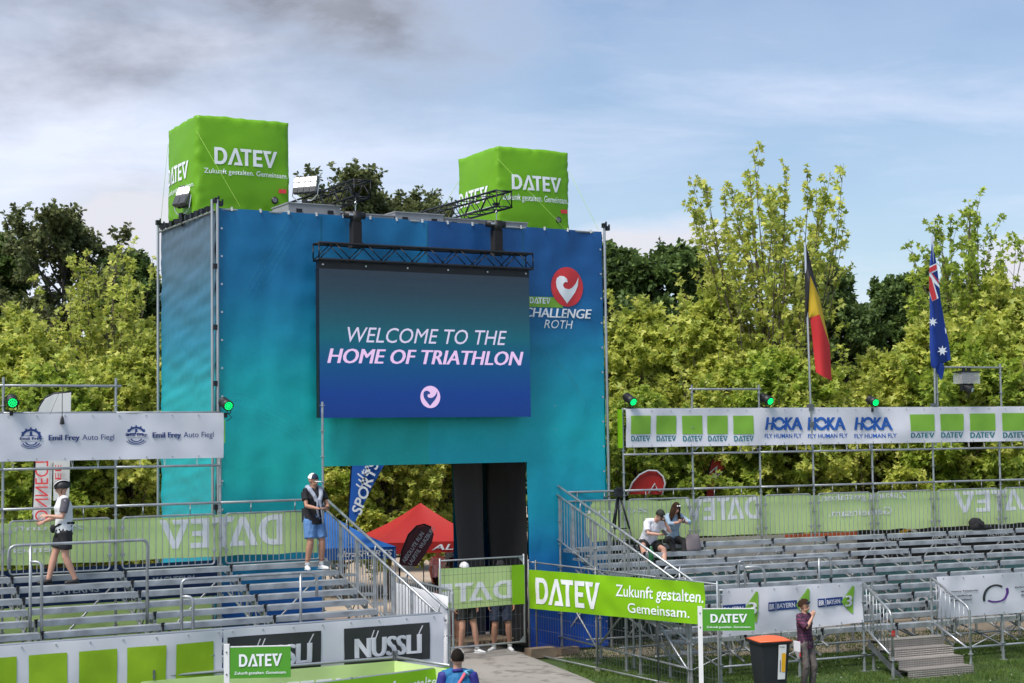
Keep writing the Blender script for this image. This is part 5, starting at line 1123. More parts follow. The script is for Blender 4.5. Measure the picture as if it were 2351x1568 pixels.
# ------------------------------------------------------------------ people
SKIN = M('skin', (.50, .27, .19), .55, 0, .08, 6); SKIN2 = M('tanned_skin', (.40, .20, .13), .55, 0, .08, 6)
HAIRB = M('brown_hair', (.035, .018, .010), .85, 0, .4, 20, .5, 60, spec=.15); HAIRD = M('dark_hair', (.012, .008, .006), .85, 0, .4, 20, .5, 60, spec=.15)
EYE = M('eye_dark', (.01, .008, .007), .3); LIP = M('lips', (.32, .10, .08), .5)
def remeshed(mb, name, mat, parent, voxel, wrinkle=0, seed=0, deci=None, sm=2):
    me0 = mb.mesh('tmp', mat); o = bpy.data.objects.new(name, me0); COL.objects.link(o)
    m = o.modifiers.new('r', 'REMESH'); m.mode = 'VOXEL'; m.voxel_size = voxel; m.use_smooth_shade = True
    s = o.modifiers.new('s', 'SMOOTH'); s.factor = .5; s.iterations = sm
    if deci: d = o.modifiers.new('d', 'DECIMATE'); d.ratio = deci
    dg = bpy.context.evaluated_depsgraph_get(); me = bpy.data.meshes.new_from_object(o.evaluated_get(dg)); o.modifiers.clear(); o.data = me; bpy.data.meshes.remove(me0)
    me.materials.clear(); me.materials.append(mat)
    if wrinkle:
        for v in me.vertices: c = v.co; v.co = c + v.normal * wrinkle * (noise.noise(Vector((c.x * 16, c.y * 16, c.z * 9 + seed))) + .5 * noise.noise(Vector((c.x * 35, c.y * 35, c.z * 18 + seed))))
    me.polygons.foreach_set('use_smooth', [True] * len(me.polygons)); o.parent = parent; return o
def ik(a, b, l1, l2, hint):
    a, b, hint = Vector(a), Vector(b), Vector(hint); d = b - a; D = min(d.length, (l1 + l2) * .999); d.normalize(); b = a + d * D
    x = (l1 * l1 - l2 * l2 + D * D) / (2 * D); h = math.sqrt(max(0, l1 * l1 - x * x)); n = hint - d * hint.dot(d)
    n = n.normalized() if n.length > 1e-5 else d.orthogonal(); return a + d * x + n * h, b
def dome(c, r, rot, cond, n=20, m=14):
    mb = MB().ball((0, 0, 0), (1, 1, 1), n, m); F_ = []
    for f in mb.f:
        cc = sum((Vector(mb.v[i]) for i in f), Vector()) / len(f)
        if cond(cc.x, cc.y, cc.z): F_.append(f)
    V = [rot @ Vector((v[0] * r[0], v[1] * r[1], v[2] * r[2])) + Vector(c) for v in mb.v]; return V, F_
def person(loc, rz, H, label, pose, top=None, sleeve=.5, bottom=None, bot_len=.75, shoes=WHITEP, socks=None, hair=None, cap=None, skin=SKIN, female=False, neckz=0, group=None, trouser=False):
    k = H / 1.75; e = empty('person', loc, rz, label, 'person', group); e.scale = (k, k, k); g = pose.get
    P = Vector(g('pelvis', (0, 0, .93))); C = Vector(g('chest', (0, .01, 1.43))); up = (C - P).normalized(); side = Vector(g('side', (1, 0, 0))); side = (side - up * side.dot(up)).normalized(); fwd = up.cross(side) * -1
    hs = Vector(g('hipside', (1, 0, 0))); hd = Vector(g('head', C + up * .21 + Vector((0, -.015, 0)))); yaw, pit, roll = g('look', (0, 0, 0))
    HR = Matrix.Rotation(yaw, 3, 'Z') @ Matrix.Rotation(pit, 3, 'X') @ Matrix.Rotation(roll, 3, 'Y'); sw = .165 if female else .185
    bk = g('bulk', 1.0 if female else 1.12); b = MB(); wst = P + (C - P) * .42 + fwd * -.01
    b.path([P - up * .07, P, wst, P + (C - P) * .78, C - up * .02, C + up * .045], [(.13, .10), (.155, .115), (.125 if female else .135, .10), (.155, .115), (.14, .09), (.06, .055)], 16, ref=side)
    b.path([C + up * .0, C + (hd - C) * .5, hd - HR @ Vector((0, -.01, .03))], [.062, .056, .055], 12)
    b.path([C - side * sw, C - side * sw * .5 + up * .02, C + up * .03, C + side * sw * .5 + up * .02, C + side * sw], [.055, .06, .06, .06, .055], 10)
    b.ball(hd + HR @ Vector((0, .012, .02)), (.077, .095, .105), 16, 12, HR); b.ball(hd + HR @ Vector((0, -.022, -.055)), (.056, .060, .062), 14, 10, HR)
    b.path([hd + HR @ Vector(p) for p in ((0, -.080, .022), (0, -.102, -.008), (0, -.108, -.022), (0, -.085, -.034))], [.010, .013, .017, .012], 8)
    b.ball(hd + HR @ Vector((0, -.074, -.055)), (.026, .016, .012), 8, 6, HR); b.ball(hd + HR @ Vector((0, -.074, .040)), (.05, .02, .014), 8, 6, HR)
    for sx in (-1, 1): b.ball(hd + HR @ Vector((sx * .079, .012, -.005)), (.010, .020, .032), 8, 6, HR)
    J = {}
    for sx, s_ in ((-1, 'R'), (1, 'L')):
        sh = C + side * sx * sw; hand = Vector(g('hand' + s_, sh + Vector((sx * .06, -.03, -.52)))); el, hand = ik(sh, hand, .285, .25, g('elbow' + s_, (sx * .5, .8, -.3)))
        J['sh' + s_], J['el' + s_], J['ha' + s_] = sh, el, hand
        b.path([sh, sh + (el - sh) * .3, sh + (el - sh) * .75, el, el + (hand - el) * .3, hand], [.052, .048, .040, .038, .038, .024], 12)
        hdir = Vector(g('hdir' + s_, (hand - el).normalized())).normalized(); curl = Vector(g('curl' + s_, (-sx * .6, -.3, -.5))); curl = (curl - hdir * curl.dot(hdir)).normalized(); across = hdir.cross(curl)
        kn = hand + hdir * .09; b.path([hand - hdir * .01, hand + hdir * .03, kn], [(.024, .018), (.038, .016), (.040, .014)], 10, ref=across)
        am = g('grip' + s_, .55)
        for f in range(4):
            q = kn + across * (.030 - .020 * f); L1 = (.034, .040, .038, .030)[f]; d1 = (hdir * math.cos(am) + curl * math.sin(am)); d2 = (hdir * math.cos(am * 2) + curl * math.sin(am * 2)); d3 = (hdir * math.cos(am * 2.8) + curl * math.sin(am * 2.8))
            b.path([q - hdir * .015, q, q + d1 * L1, q + d1 * L1 + d2 * L1 * .75, q + d1 * L1 + d2 * L1 * .75 + d3 * L1 * .55], [.0095, .0095, .009, .0085, .007], 7)
        th = hand + hdir * .03 + across * .032; b.path([th - across * .01, th + across * .022 + hdir * .025 + curl * .012, th + across * .020 + hdir * .055 + curl * .03], [.012, .011, .009], 7)
        hip = P + hs * sx * .09 - Vector((0, 0, .02)); ft = Vector(g('foot' + s_, (sx * .11, 0, .075))); kn_, ft = ik(hip, ft, .43, .425, g('knee' + s_, (sx * .1, -1, 0))); J['hip' + s_], J['kn' + s_], J['ft' + s_] = hip, kn_, ft
        b.path([hip + (hip - kn_).normalized() * .03, hip + (kn_ - hip) * .25, hip + (kn_ - hip) * .7, kn_, kn_ + (ft - kn_) * .28, kn_ + (ft - kn_) * .7, ft], [.085, .086, .064 * bk, .054 * bk, .058 * bk, .044 * bk, .036 * bk], 14)
        td = Vector(g('toe' + s_, (sx * .25, -1, 0))).normalized(); J['td' + s_] = td; b.path([ft + td * -.02 + Vector((0, 0, -.02)), ft + td * .08 + Vector((0, 0, -.045)), ft + td * .15 + Vector((0, 0, -.06))], [.034, .032, .02], 10)
    body = remeshed(b, 'body', skin, e, .0085, deci=.45)
    for sx in (-1, 1): MB().ball(hd + HR @ Vector((sx * .031, -.083, .014)), (.013, .006, .006), 8, 6, HR).build('eye', EYE, e); MB().ball(hd + HR @ Vector((sx * .031, -.090, .036)), (.018, .005, .004), 8, 5, HR).build('eyebrow', hair[1] if hair else HAIRD, e)
    MB().ball(hd + HR @ Vector((0, -.089, -.057)), (.020, .005, .005), 8, 5, HR).build('mouth', LIP, e)
    if top:
        t = MB(); hem = P - up * g('hem', .06); t.path([hem, P + up * .06, wst, P + (C - P) * .78, C - up * .01, C + up * .05], [(x_ * bk, y_ * bk) for x_, y_ in [(.178, .138), (.172, .135), (.155, .125), (.182, .138)]] + [(.165, .108), (.075, .068)], 20, ref=side)
        t.path([C - side * (sw + .01), C - side * sw * .5 + up * .02, C + up * .03, C + side * sw * .5 + up * .02, C + side * (sw + .01)], [.070, .074, .070, .074, .070], 12)
        for s_ in 'RL':
            sh, el, ha = J['sh' + s_], J['el' + s_], J['ha' + s_]
            if sleeve <= 1: t.path([sh, sh + (el - sh) * .35, sh + (el - sh) * sleeve], [.070, .072, .074], 12)
            else: t.path([sh, sh + (el - sh) * .6, el, el + (ha - el) * (sleeve - 1)], [.066, .058, .054, .045], 12)
        remeshed(t, top[0], top[1], e, .0135, .011, random.random() * 9)
    if bottom:
        t = MB(); t.path([P + up * .09, P, P - up * .09], [(.160 * bk, .125 * bk), (.172 * bk, .138 * bk), (.165 * bk, .13 * bk)], 18, ref=hs)
        for s_ in 'RL':
            hip, kn_, ft = J['hip' + s_], J['kn' + s_], J['ft' + s_]
            if trouser: t.path([hip, hip + (kn_ - hip) * .5, kn_, kn_ + (ft - kn_) * .5, ft + (kn_ - ft) * .02], [.103, .088, .074, .068, .064], 14)
            else: t.path([hip, hip + (kn_ - hip) * .4, hip + (kn_ - hip) * bot_len], [.108 * bk, .104 * bk, .098 * bk], 14)
        remeshed(t, bottom[0], bottom[1], e, .0135, .011, random.random() * 9)
    for s_ in 'RL':
        ft, td, kn_ = J['ft' + s_], J['td' + s_], J['kn' + s_]; t = MB(); dn = Vector((0, 0, -1))
        t.path([ft - td * .055 + dn * .035, ft + dn * .03, ft + td * .07 + dn * .042, ft + td * .15 + dn * .050, ft + td * .185 + dn * .055], [(.034, .036), (.042, .046), (.045, .036), (.043, .026), (.025, .016)], 14, ref=td.cross(dn))
        sh_ = remeshed(t, 'shoe', shoes, e, .009, sm=1); MB().path([ft - td * .07 + dn * .068, ft + td * .05 + dn * .068, ft + td * .19 + dn * .068], [(.035, .008), (.047, .008), (.030, .007)], 10, ref=td.cross(dn)).build('sole', WHITEP if shoes is not BLACKP else BLACKP, sh_)
        if socks: MB().path([ft + dn * .01, ft + (kn_ - ft).normalized() * socks[1]], [.043, .046], 12).build('sock', socks[0], e, True)
    if hair:
        kind, hm = hair; V = []
        if kind in ('short', 'curly', 'back'):
            lo = lambda x, y, z: z > (.28 if y < -.25 else -.35 + .5 * max(0, -y)) and not (abs(x) > .8 and z < -.2)
            r = (.086, .104, .115) if kind != 'curly' else (.105, .118, .125); V, F_ = dome(hd + HR @ Vector((0, .014, .022)), r, HR, lo, 26, 18); amp = .006 if kind != 'curly' else .022
        else: V, F_ = dome(hd + HR @ Vector((0, .012, .024)), (.088, .106, .115), HR, lambda x, y, z: z > .05 or y > -.15, 26, 18); amp = .006
        V = [v + (v - hd).normalized() * amp * noise.noise(v * 45) for v in V]; ho = MB().add(V, F_).build('hair', hm, e, True)
        if kind == 'long':
            t = MB()
            for i in range(26):
                a = math.pi * (-.28 + 1.56 * i / 25); c, s = math.cos(a), math.sin(a); p = hd + HR @ Vector((.082 * c, .012 + .09 * s, .03)); q = hd + HR @ Vector((.10 * c, .03 + .085 * s - .03, -.12)); z_ = C + Vector((.13 * c, .10 * s - .05, -.10 + .03 * random.random()))
                t.path([p, q, (q + z_) / 2 + Vector((.01 * c, 0, 0)), z_], [.020, .024, .022, .010], 6)
            t.build('hair_lengths', hm, ho, True)
    if cap:
        m1, m2 = cap; rr = (.090, .108, .105); cc = hd + HR @ Vector((0, .012, .035))
        V, F_ = dome(cc, rr, HR, lambda x, y, z: z > -.08, 24, 16); mc = [1 if (sum(mb_v) < 0) else 0 for mb_v in [[(HR.inverted() @ (sum((V[i] for i in f), Vector()) / len(f) - cc)).y + .02] for f in F_]]
        mb = MB().add(V, F_); mb.m = mc; co = mb.build('cap', [m1, m2], e, True)
        pts = [(.075 * math.sin(a), -.085 - .085 * math.cos(a) ** .8 if math.cos(a) > 0 else -.085) for a in np.linspace(-1.57, 1.57, 12)]
        V = [HR @ Vector((x, y, .022 - .25 * (abs(y) - .085) - 3 * x * x)) + hd for x, y in pts]; V += [v - HR @ Vector((0, 0, .006)) for v in V]; n = len(pts)
        MB().add(V, [tuple(range(n)), tuple(range(2 * n - 1, n - 1, -1))] + [(i, i + 1, n + i + 1, n + i) for i in range(n - 1)]).build('brim', m1 if m1 is not WHITEP else WHITEP, co, False)
    return e, J, HR, hd, C, P
NAVYC = M('navy_cloth', (.010, .018, .045), .8, 0, .2, 6, .2, 40); DENIM = M('light_blue_denim', (.09, .20, .42), .8, 0, .18, 14, .3, 80); TEEB = M('black_tee', (.006, .006, .010), .85, 0, .3, 5); TEEW = M('white_tee', (.70, .70, .76), .8, 0, .05, 5)
# man with white and navy cap standing at the right end of the left stand
p = L.pt(*[L.px(721, 1304, -.62)[0]], -.62, 2.21 + .0)
e, J, HR, hd, C, P = person(p, R_(38), 1.80, 'man in black tee, blue denim shorts and white navy cap standing with a phone', dict(handR=(-.10, -.33, 1.13), elbowR=(-.8, .6, -.6), handL=(.10, -.32, 1.12), elbowL=(.8, .6, -.6), curlR=(0, 0, 1), curlL=(0, 0, 1), hdirR=(.7, -.7, 0), gripR=.35, footR=(-.14, .02, .075), footL=(.14, -.02, .075), toeR=(-.35, -1, 0), toeL=(.3, -1, 0), look=(.35, .12, 0), hem=.10),
       ('t_shirt', TEEB), .62, ('shorts', DENIM), .80, WHITEP, (WHITEP, .16), None, (WHITEP, NAVYC), SKIN2)
SCF = M('grey_blue_knit', (.33, .36, .44), .9, 0, .1, 8, .2, 60)
sc = MB(); 
for sx in (-1, 1): sc.path([(sx * .02, .10, 1.53), (sx * .11, .04, 1.52), (sx * .12, -.07, 1.48), (sx * .07, -.145, 1.36), (sx * .03, -.165, 1.26)], [.035, .045, .045, .04, .04], 10)
sc.path([(.03, -.17, 1.28), (.06, -.19, 1.10), (.08, -.19, .93), (.09, -.18, .85)], [(.045, .02), (.055, .018), (.06, .015), (.05, .012)], 10); sc.path([(-.01, -.17, 1.27), (-.03, -.19, 1.12), (-.01, -.19, .97)], [(.045, .02), (.06, .018), (.06, .012)], 10)
sc.ball((.01, -.175, 1.27), (.045, .03, .04)); o = remeshed(sc, 'draped_sweater', SCF, e, .011, .006)
for s_ in 'RL':
    for z_ in (.10, .125): ft = J['ft' + s_]; kd = (J['kn' + s_] - ft).normalized(); MB().tube(ft + kd * z_, ft + kd * (z_ + .010), .048, 12).build('sock_stripe', NAVYC, e)
MB().box((-.12, .08, 1.0), (.12, .10, .26)).build('hip_bag', BLACKC, e)
PHONE = MB().box((0, 0, 0), (.078, .155, .009)).mesh('phone', BLACKP)
def phone(e, J, s_, loc, rot, label, mat=None):
    o = bpy.data.objects.new('phone', PHONE); COL.objects.link(o); o.matrix_world = Matrix.Translation(e.location) @ Matrix.Rotation(e.rotation_euler.z, 4, 'Z') @ Matrix.Scale(e.scale.x, 4) @ Matrix.Translation(Vector(loc)) @ rot.to_4x4()
    tag(o, label, 'phone', 'phones held in the hands of people'); return o
phone(e, J, 'R', (.02, -.40, 1.16), Matrix.Rotation(.45, 3, 'X') @ Matrix.Rotation(.7, 3, 'Z'), 'phone held by the standing man in denim shorts')
# cyclist walking on the left stand, seen from behind at an angle
GREYT_ = M('grey_sleeve_cloth', (.10, .09, .11), .8); CYT = M('white_jersey', (.62, .64, .65), .7, 0, .06, 6); CYS = M('black_shorts', (.007, .007, .009), .7, 0, .3, 5)
s0, z0 = L.px(142, 1309, -.55); p = L.pt(s0, -.62, 2.20)
e, J, HR, hd, C, P = person(p, R_(-62), 1.80, 'cyclist in helmet, white jersey and black shorts walking along the top row', dict(pelvis=(0, .02, .92), chest=(0, .0, 1.42), handR=(-.14, -.30, 1.06), elbowR=(-.3, 1, -.6), handL=(.10, -.28, 1.17), elbowL=(.5, .8, -.5), curlR=(.6, 0, .4), gripR=.5, footR=(-.10, -.22, .08), footL=(.10, .19, .08), kneeR=(0, -1, 0), kneeL=(0, -1, .1), toeR=(0, -1, 0), toeL=(0, -1, 0), look=(-.1, .18, 0), hem=.05),
       ('jersey', CYT), .0, ('shorts', CYS), .72, BLACKP, None, ('short', HAIRD), None, SKIN)
for s_ in 'RL':
    sh, el = J['sh' + s_], J['el' + s_]; sl_ = MB().path([C + (sh - C) * .55 + Vector((0, 0, .02)), sh, sh + (el - sh) * .4, sh + (el - sh) * .72], [.068, .076, .074, .070], 12); remeshed(sl_, 'sleeve', GREYT_, e, .013, .004)
V, F_ = dome(hd + HR @ Vector((0, .012, .030)), (.106, .138, .110), HR, lambda x, y, z: z > (-.42 if y > -.1 else -.12), 24, 16); hm = MB().add(V, F_).build('helmet', BLACKP, e, True)
for i, x in enumerate((-.07, -.035, 0, .035, .07)):
    pts = [hd + HR @ Vector((x, .012 + .143 * math.cos(a), .032 + (.116 - abs(x) * .35) * math.sin(a))) for a in np.linspace(.25, 2.9, 9)]
    MB().path(pts, [.012] * 9, 6).build('helmet_rib', WHITEP if i in (1, 3) else BLACKP, hm, True)
MB().path([hd + HR @ Vector(v) for v in ((-.082, .0, .0), (-.07, -.03, -.08), (0, -.05, -.115), (.07, -.03, -.08), (.082, 0, 0))], .006, 6).build('chin_strap', BLACKP, hm)
MB().path([P + Vector(v) for v in ((-.18, -.02, .05), (-.12, -.13, .06), (0, -.15, .05), (.12, -.12, .09), (.18, .02, .12), (.1, .14, .12), (-.08, .14, .07), (-.18, .03, .05))], (.022), 8).ball(P + Vector((-.08, -.17, .02)), (.10, .05, .075)).build('hip_pack', BLACKC, e, True)
MB().box(J['hipR'] + (J['knR'] - J['hipR']) * .45 + Vector((-.098, 0, 0)), (.006, .014, .12)).build('reflector', WHITEP, e)
# the two sitting on the right stand
s0, z0 = Rr.px(1494, 1240, -.55); p = Rr.pt(s0, -.42, 1.76)
e, J, HR, hd, C, P = person(p, R_(18), 1.80, 'seated man in white tee and dark cap bent over his phone', dict(pelvis=(0, .05, .54), chest=(.06, -.22, .98), head=(.12, -.40, 1.13), look=(.45, .75, 0), handR=(.06, -.52, .74), elbowR=(-.9, .2, -.4), handL=(.21, -.44, 1.00), elbowL=(.6, -.3, -1), hdirL=(-.3, 0, 1), curlR=(.5, 0, .6), curlL=(-.8, .3, 0), footR=(-.24, -.52, .10), footL=(.12, -.60, .10), kneeR=(-.6, -.6, 1), kneeL=(1.1, -.4, .9), toeR=(-.2, -1, 0), toeL=(.3, -1, 0), hipside=(.97, .2, 0), hem=.03),
       ('t_shirt', TEEW), .78, ('shorts', CYS), .72, BLACKP, None, ('short', HAIRD), (M('dark_olive_cap', (.016, .019, .014), .8), M('dark_olive_cap', (0, 0, 0))), SKIN)
MB().tube(hd + HR @ Vector((0, -.092, .075)), hd + HR @ Vector((0, -.100, .078)), .018, 12).build('cap_badge', WHITEP, e)
phone(e, J, 'R', (.13, -.60, .78), Matrix.Rotation(.9, 3, 'X') @ Matrix.Rotation(.5, 3, 'Z'), 'phone held by the seated man in the dark cap')
s0, z0 = Rr.px(1555, 1240, -.55); p = Rr.pt(s0, -.35, 1.84)
JD = M('pale_denim', (.26, .36, .46), .8, 0, .12, 12, .2, 60)
e, J, HR, hd, C, P = person(p, R_(10), 1.70, 'seated woman with long brown hair and pale denim jacket looking at her phone', dict(pelvis=(0, .05, .56), chest=(.0, -.10, 1.06), head=(.03, -.22, 1.26), look=(.25, .50, 0), handR=(.02, -.50, .95), elbowR=(-.8, .2, -.5), handL=(.13, -.46, .95), elbowL=(.9, .2, -.3), curlR=(.5, 0, .6), curlL=(-.5, 0, .6), footR=(-.06, -.50, .10), footL=(.09, -.52, .10), kneeR=(-.35, -.5, 1), kneeL=(.45, -.5, 1), toeR=(-.1, -1, 0), toeL=(.2, -1, 0), hem=.06),
       ('denim_jacket', JD), 1.5, ('trousers', BLACKC), 1, BLACKP, None, ('long', HAIRB), None, SKIN, True, trouser=True)
MB().ball(hd + HR @ Vector((-.02, -.075, .095)), (.022, .012, .018)).build('sunglass_lens', WHITEP, e); MB().ball(hd + HR @ Vector((.035, -.075, .095)), (.022, .012, .018)).build('sunglass_lens', WHITEP, e)
phone(e, J, 'L', (.09, -.57, 1.00), Matrix.Rotation(1.0, 3, 'X') @ Matrix.Rotation(.2, 3, 'Z'), 'phone held by the seated woman in the denim jacket')
# woman in checked shirt beside the bin
PLD = M('plum_checked_cloth', (.035, .010, .030), .85, 0, .2, 6); t = PLD.node_tree; ck = t.nodes.new('ShaderNodeTexWave'); ck.inputs['Scale'].default_value = 6; ck.inputs['Distortion'].default_value = 1; tx = t.nodes.new('ShaderNodeTexCoord'); t.links.new(tx.outputs['Object'], ck.inputs['Vector'])
ck2 = t.nodes.new('ShaderNodeTexWave'); ck2.bands_direction = 'Z'; ck2.inputs['Scale'].default_value = 5; t.links.new(tx.outputs['Object'], ck2.inputs['Vector']); ml = t.nodes.new('ShaderNodeMath'); ml.operation = 'MULTIPLY'; t.links.new(ck.outputs[1], ml.inputs[0]); t.links.new(ck2.outputs[1], ml.inputs[1])
mi = t.nodes.new('ShaderNodeMix'); mi.data_type = 'RGBA'; t.links.new(ml.outputs[0], mi.inputs[0]); b_ = t.nodes['Principled BSDF']; t.links.new(b_.inputs['Base Color'].links[0].from_socket, mi.inputs[6]); mi.inputs[7].default_value = (.16, .035, .09, 1); t.links.new(mi.outputs[2], b_.inputs['Base Color'])
TAUPE = M('taupe_trousers', (.12, .10, .095), .85, 0, .15, 8, .4, 20)
p = at(1851, 1572, 29.35)
e, J, HR, hd, C, P = person((p.x, p.y, 0), R_(38), 1.63, 'woman in plum checked shirt and taupe trousers with a hand at her mouth', dict(handR=(-.03, -.235, 1.46), elbowR=(-.5, -.5, -1), hdirR=(.25, -.10, .9), curlR=(.4, .6, .1), gripR=.8, handL=(.2, .12, .95), elbowL=(.4, .8, 0), look=(.20, .12, 0), footR=(-.09, .0, .08), footL=(.10, -.05, .08), hem=.10),
       ('checked_shirt', PLD), 1.0, ('trousers', TAUPE), 1, M('brown_boot', (.05, .035, .028), .8), None, ('curly', HAIRB), None, SKIN, True, trouser=True)
for sx in (-1, 1): MB().ball(hd + HR @ Vector((sx * .035, -.085, .095)), (.030, .014, .020), 10, 6, HR).build('sunglass_lens', M('sunglass_blue', (.03, .05, .12), .15), e)
o = MB().path([(-.26, -.02, .99), (-.25, -.01, .80), (-.20, .0, .66)], [(.016, .09), (.016, .085), (.014, .03)], 12, ref=(1, 0, 0)).build('hip_pouch', TEEW, e); MB().path([(-.245, -.075, 1.0), (-.235, -.075, .70)], [.012, .014], 6).build('red_strap', REDP, e)
# people behind the gate fence
BLKS = M('black_shorts2', (.010, .012, .013), .8, 0, .3, 5)
gpos = lambda px, d, z=.20: (at(px, 1500, d).x, d, z)
e, J, HR, hd, C, P = person(gpos(1069, 33.75), R_(30), 1.86, 'person in white cap and sunglasses behind the gateway fence, legs apart', dict(footR=(-.12, .0, .075), footL=(.20, -.12, .075), look=(.25, .1, 0), toeL=(.6, -1, 0)), ('t_shirt', TEEB), .6, ('shorts', BLKS), .62, WHITEP, (WHITEP, .14), ('short', HAIRD), (WHITEP, WHITEP), SKIN)
MB().box(hd + HR @ Vector((0, -.093, .016)), (.13, .02, .035), HR).build('sunglasses', BLACKP, e)
e, J, HR, hd, C, P = person(gpos(1152, 34.1), R_(4), 1.86, 'person in black cap and navy shorts behind the gateway fence near the curtain', dict(look=(.1, .12, 0), footR=(-.16, .0, .075), footL=(.16, -.05, .075), toeR=(-.8, -1, 0)), ('t_shirt', NAVYC), .6, ('shorts', NAVYC), .80, WHITEP, (WHITEP, .16), ('short', HAIRD), (BLACKC, BLACKC), SKIN2)
person(gpos(1046, 35.2, .05), R_(70), 1.70, 'person with bare tanned legs at the left edge of the gateway', dict(footR=(-.08, -.10, .075), footL=(.08, .12, .075)), ('top', M('rust_top', (.35, .12, .06), .8)), .5, ('shorts', M('rust_shorts', (.22, .07, .05), .8)), .35, WHITEP, None, ('short', HAIRB), None, SKIN2)
# man in the foreground, seen from behind
JER = grad('jersey_print', [(0, (0, 90, 130)), (1.0, (6, 90, 140)), (1.5, (10, 100, 150)), (2, (0, 90, 150))], 0, 2, rough=.7, warp=.1); SLV = M('ultramarine_sleeve', (.02, .02, .20), .7)
p = at(1050, 1490, 21.6)
e, J, HR, hd, C, P = person((p.x, p.y, .02), R_(180), 1.80, 'man with short dark hair in a blue teal jersey seen from behind', dict(hem=.1, look=(.1, 0, 0)), ('jersey', JER), .0, ('shorts', NAVYC), .85, WHITEP, None, ('back', HAIRD), None, SKIN)
for s_ in 'RL':
    sh, el = J['sh' + s_], J['el' + s_]; sl_ = MB().path([C + (sh - C) * .75 + Vector((0, 0, .01)), sh, sh + (el - sh) * .4, sh + (el - sh) * .72], [.070, .080, .076, .072], 12); remeshed(sl_, 'sleeve', SLV, e, .013, .004)
MB().path([C + Vector(v) for v in ((-.055, -.03, .065), (-.05, .06, .07), (0, .075, .08), (.05, .06, .07), (.055, -.03, .065))], [.022] * 5, 10).build('collar', SLV, e, True)
MB().path([C + Vector(v) for v in ((-.10, .105, .045), (-.04, .135, -.05), (.06, .15, -.20), (.16, .14, -.38))], [(.018, .006)] * 4, 8, ref=(1, 0, 0)).build('lanyard', M('coral_strap', (.75, .12, .16), .7), e, True)
MB().path([C + Vector(v) for v in ((-.17, .06, .065), (-.10, .09, .06), (-.15, .105, .02))], [(.03, .012)] * 3, 8).build('shoulder_stripe', M('sky_stripe', (.20, .50, .70), .7), e, True)
V2, F2 = text2d('R', .06)[:2]; MB().add([(C.x - .02 - v[0] * .10, C.y + .145, C.z - .27 + v[1] * .13) for v in V2], F2).build('lettering', LETW, e)
# small far figures under the tents
for i, (x, d) in enumerate(((1003, 44), (1030, 46), (1045, 43.5))):
    person((at(x, 1015, d).x, d, 0), R_((40, -60, 160)[i]), 1.72, ('visitor in a white top', 'visitor in dark clothes', 'visitor in a black top')[i] + ' under the red tent beyond the gateway', {}, ('top', (TEEW, BLACKC, TEEB)[i]), .6, ('shorts', BLACKC), .8, BLACKP, None, ('short', HAIRD), None, SKIN)

# ------------------------------------------------------------------ trees
YEL = [(0, (.23, .31, .06)), (.2, (.40, .47, .085)), (.5, (.56, .60, .12)), (.8, (.69, .68, .17)), (1, (.47, .56, .11))]
LEAFY = M('plane_leaf', (1, 1, 1), .5, 0, .22, .5, trl=.50, island=YEL, spec=.4)
LEAFY2 = M('plane_leaf_green', (1, 1, 1), .5, 0, .22, .5, trl=.50, island=[(0, (.19, .28, .045)), (.4, (.35, .46, .065)), (.8, (.51, .58, .10)), (1, (.39, .51, .08))], spec=.4)
LEAFD = M('dark_leaf', (1, 1, 1), .55, 0, .3, .6, trl=.38, island=[(0, (.06, .10, .03)), (.5, (.11, .18, .045)), (1, (.18, .26, .07))], spec=.35)
LEAFO = M('olive_dark_leaf', (1, 1, 1), .55, 0, .3, .6, trl=.38, island=[(0, (.09, .11, .045)), (.5, (.15, .18, .065)), (1, (.22, .25, .10))], spec=.35)
BARK = M('bark', (.12, .095, .070), .9, 0, .3, 4, .5, 14); BARKD = M('dark_bark', (.05, .042, .036), .9, 0, .3, 4, .4, 14)
_half = [(0, 0), (.30, -.02), (.30, .22), (.62, .42), (.26, .52), (.0, 1.0)]
LV = np.array([(0, 0, 0), (.30, .10, .05), (.58, .46, .09), (.22, .50, .03), (0, 1.0, -.10), (-.22, .50, .03), (-.58, .46, .09), (-.30, .10, .05)], dtype=np.float32)
LF = np.array([(0, 1, 3), (1, 2, 3), (0, 3, 5), (3, 4, 5), (0, 5, 7), (5, 6, 7)], dtype=np.int32)
LV2 = np.array([(0, 0, 0), (.30, .35, .06), (.24, .75, .02), (0, 1.0, -.08), (-.24, .75, .02), (-.30, .35, .06)], dtype=np.float32); LF2 = np.array([(0, 1, 2), (0, 2, 3), (0, 3, 4), (0, 4, 5)], dtype=np.int32)
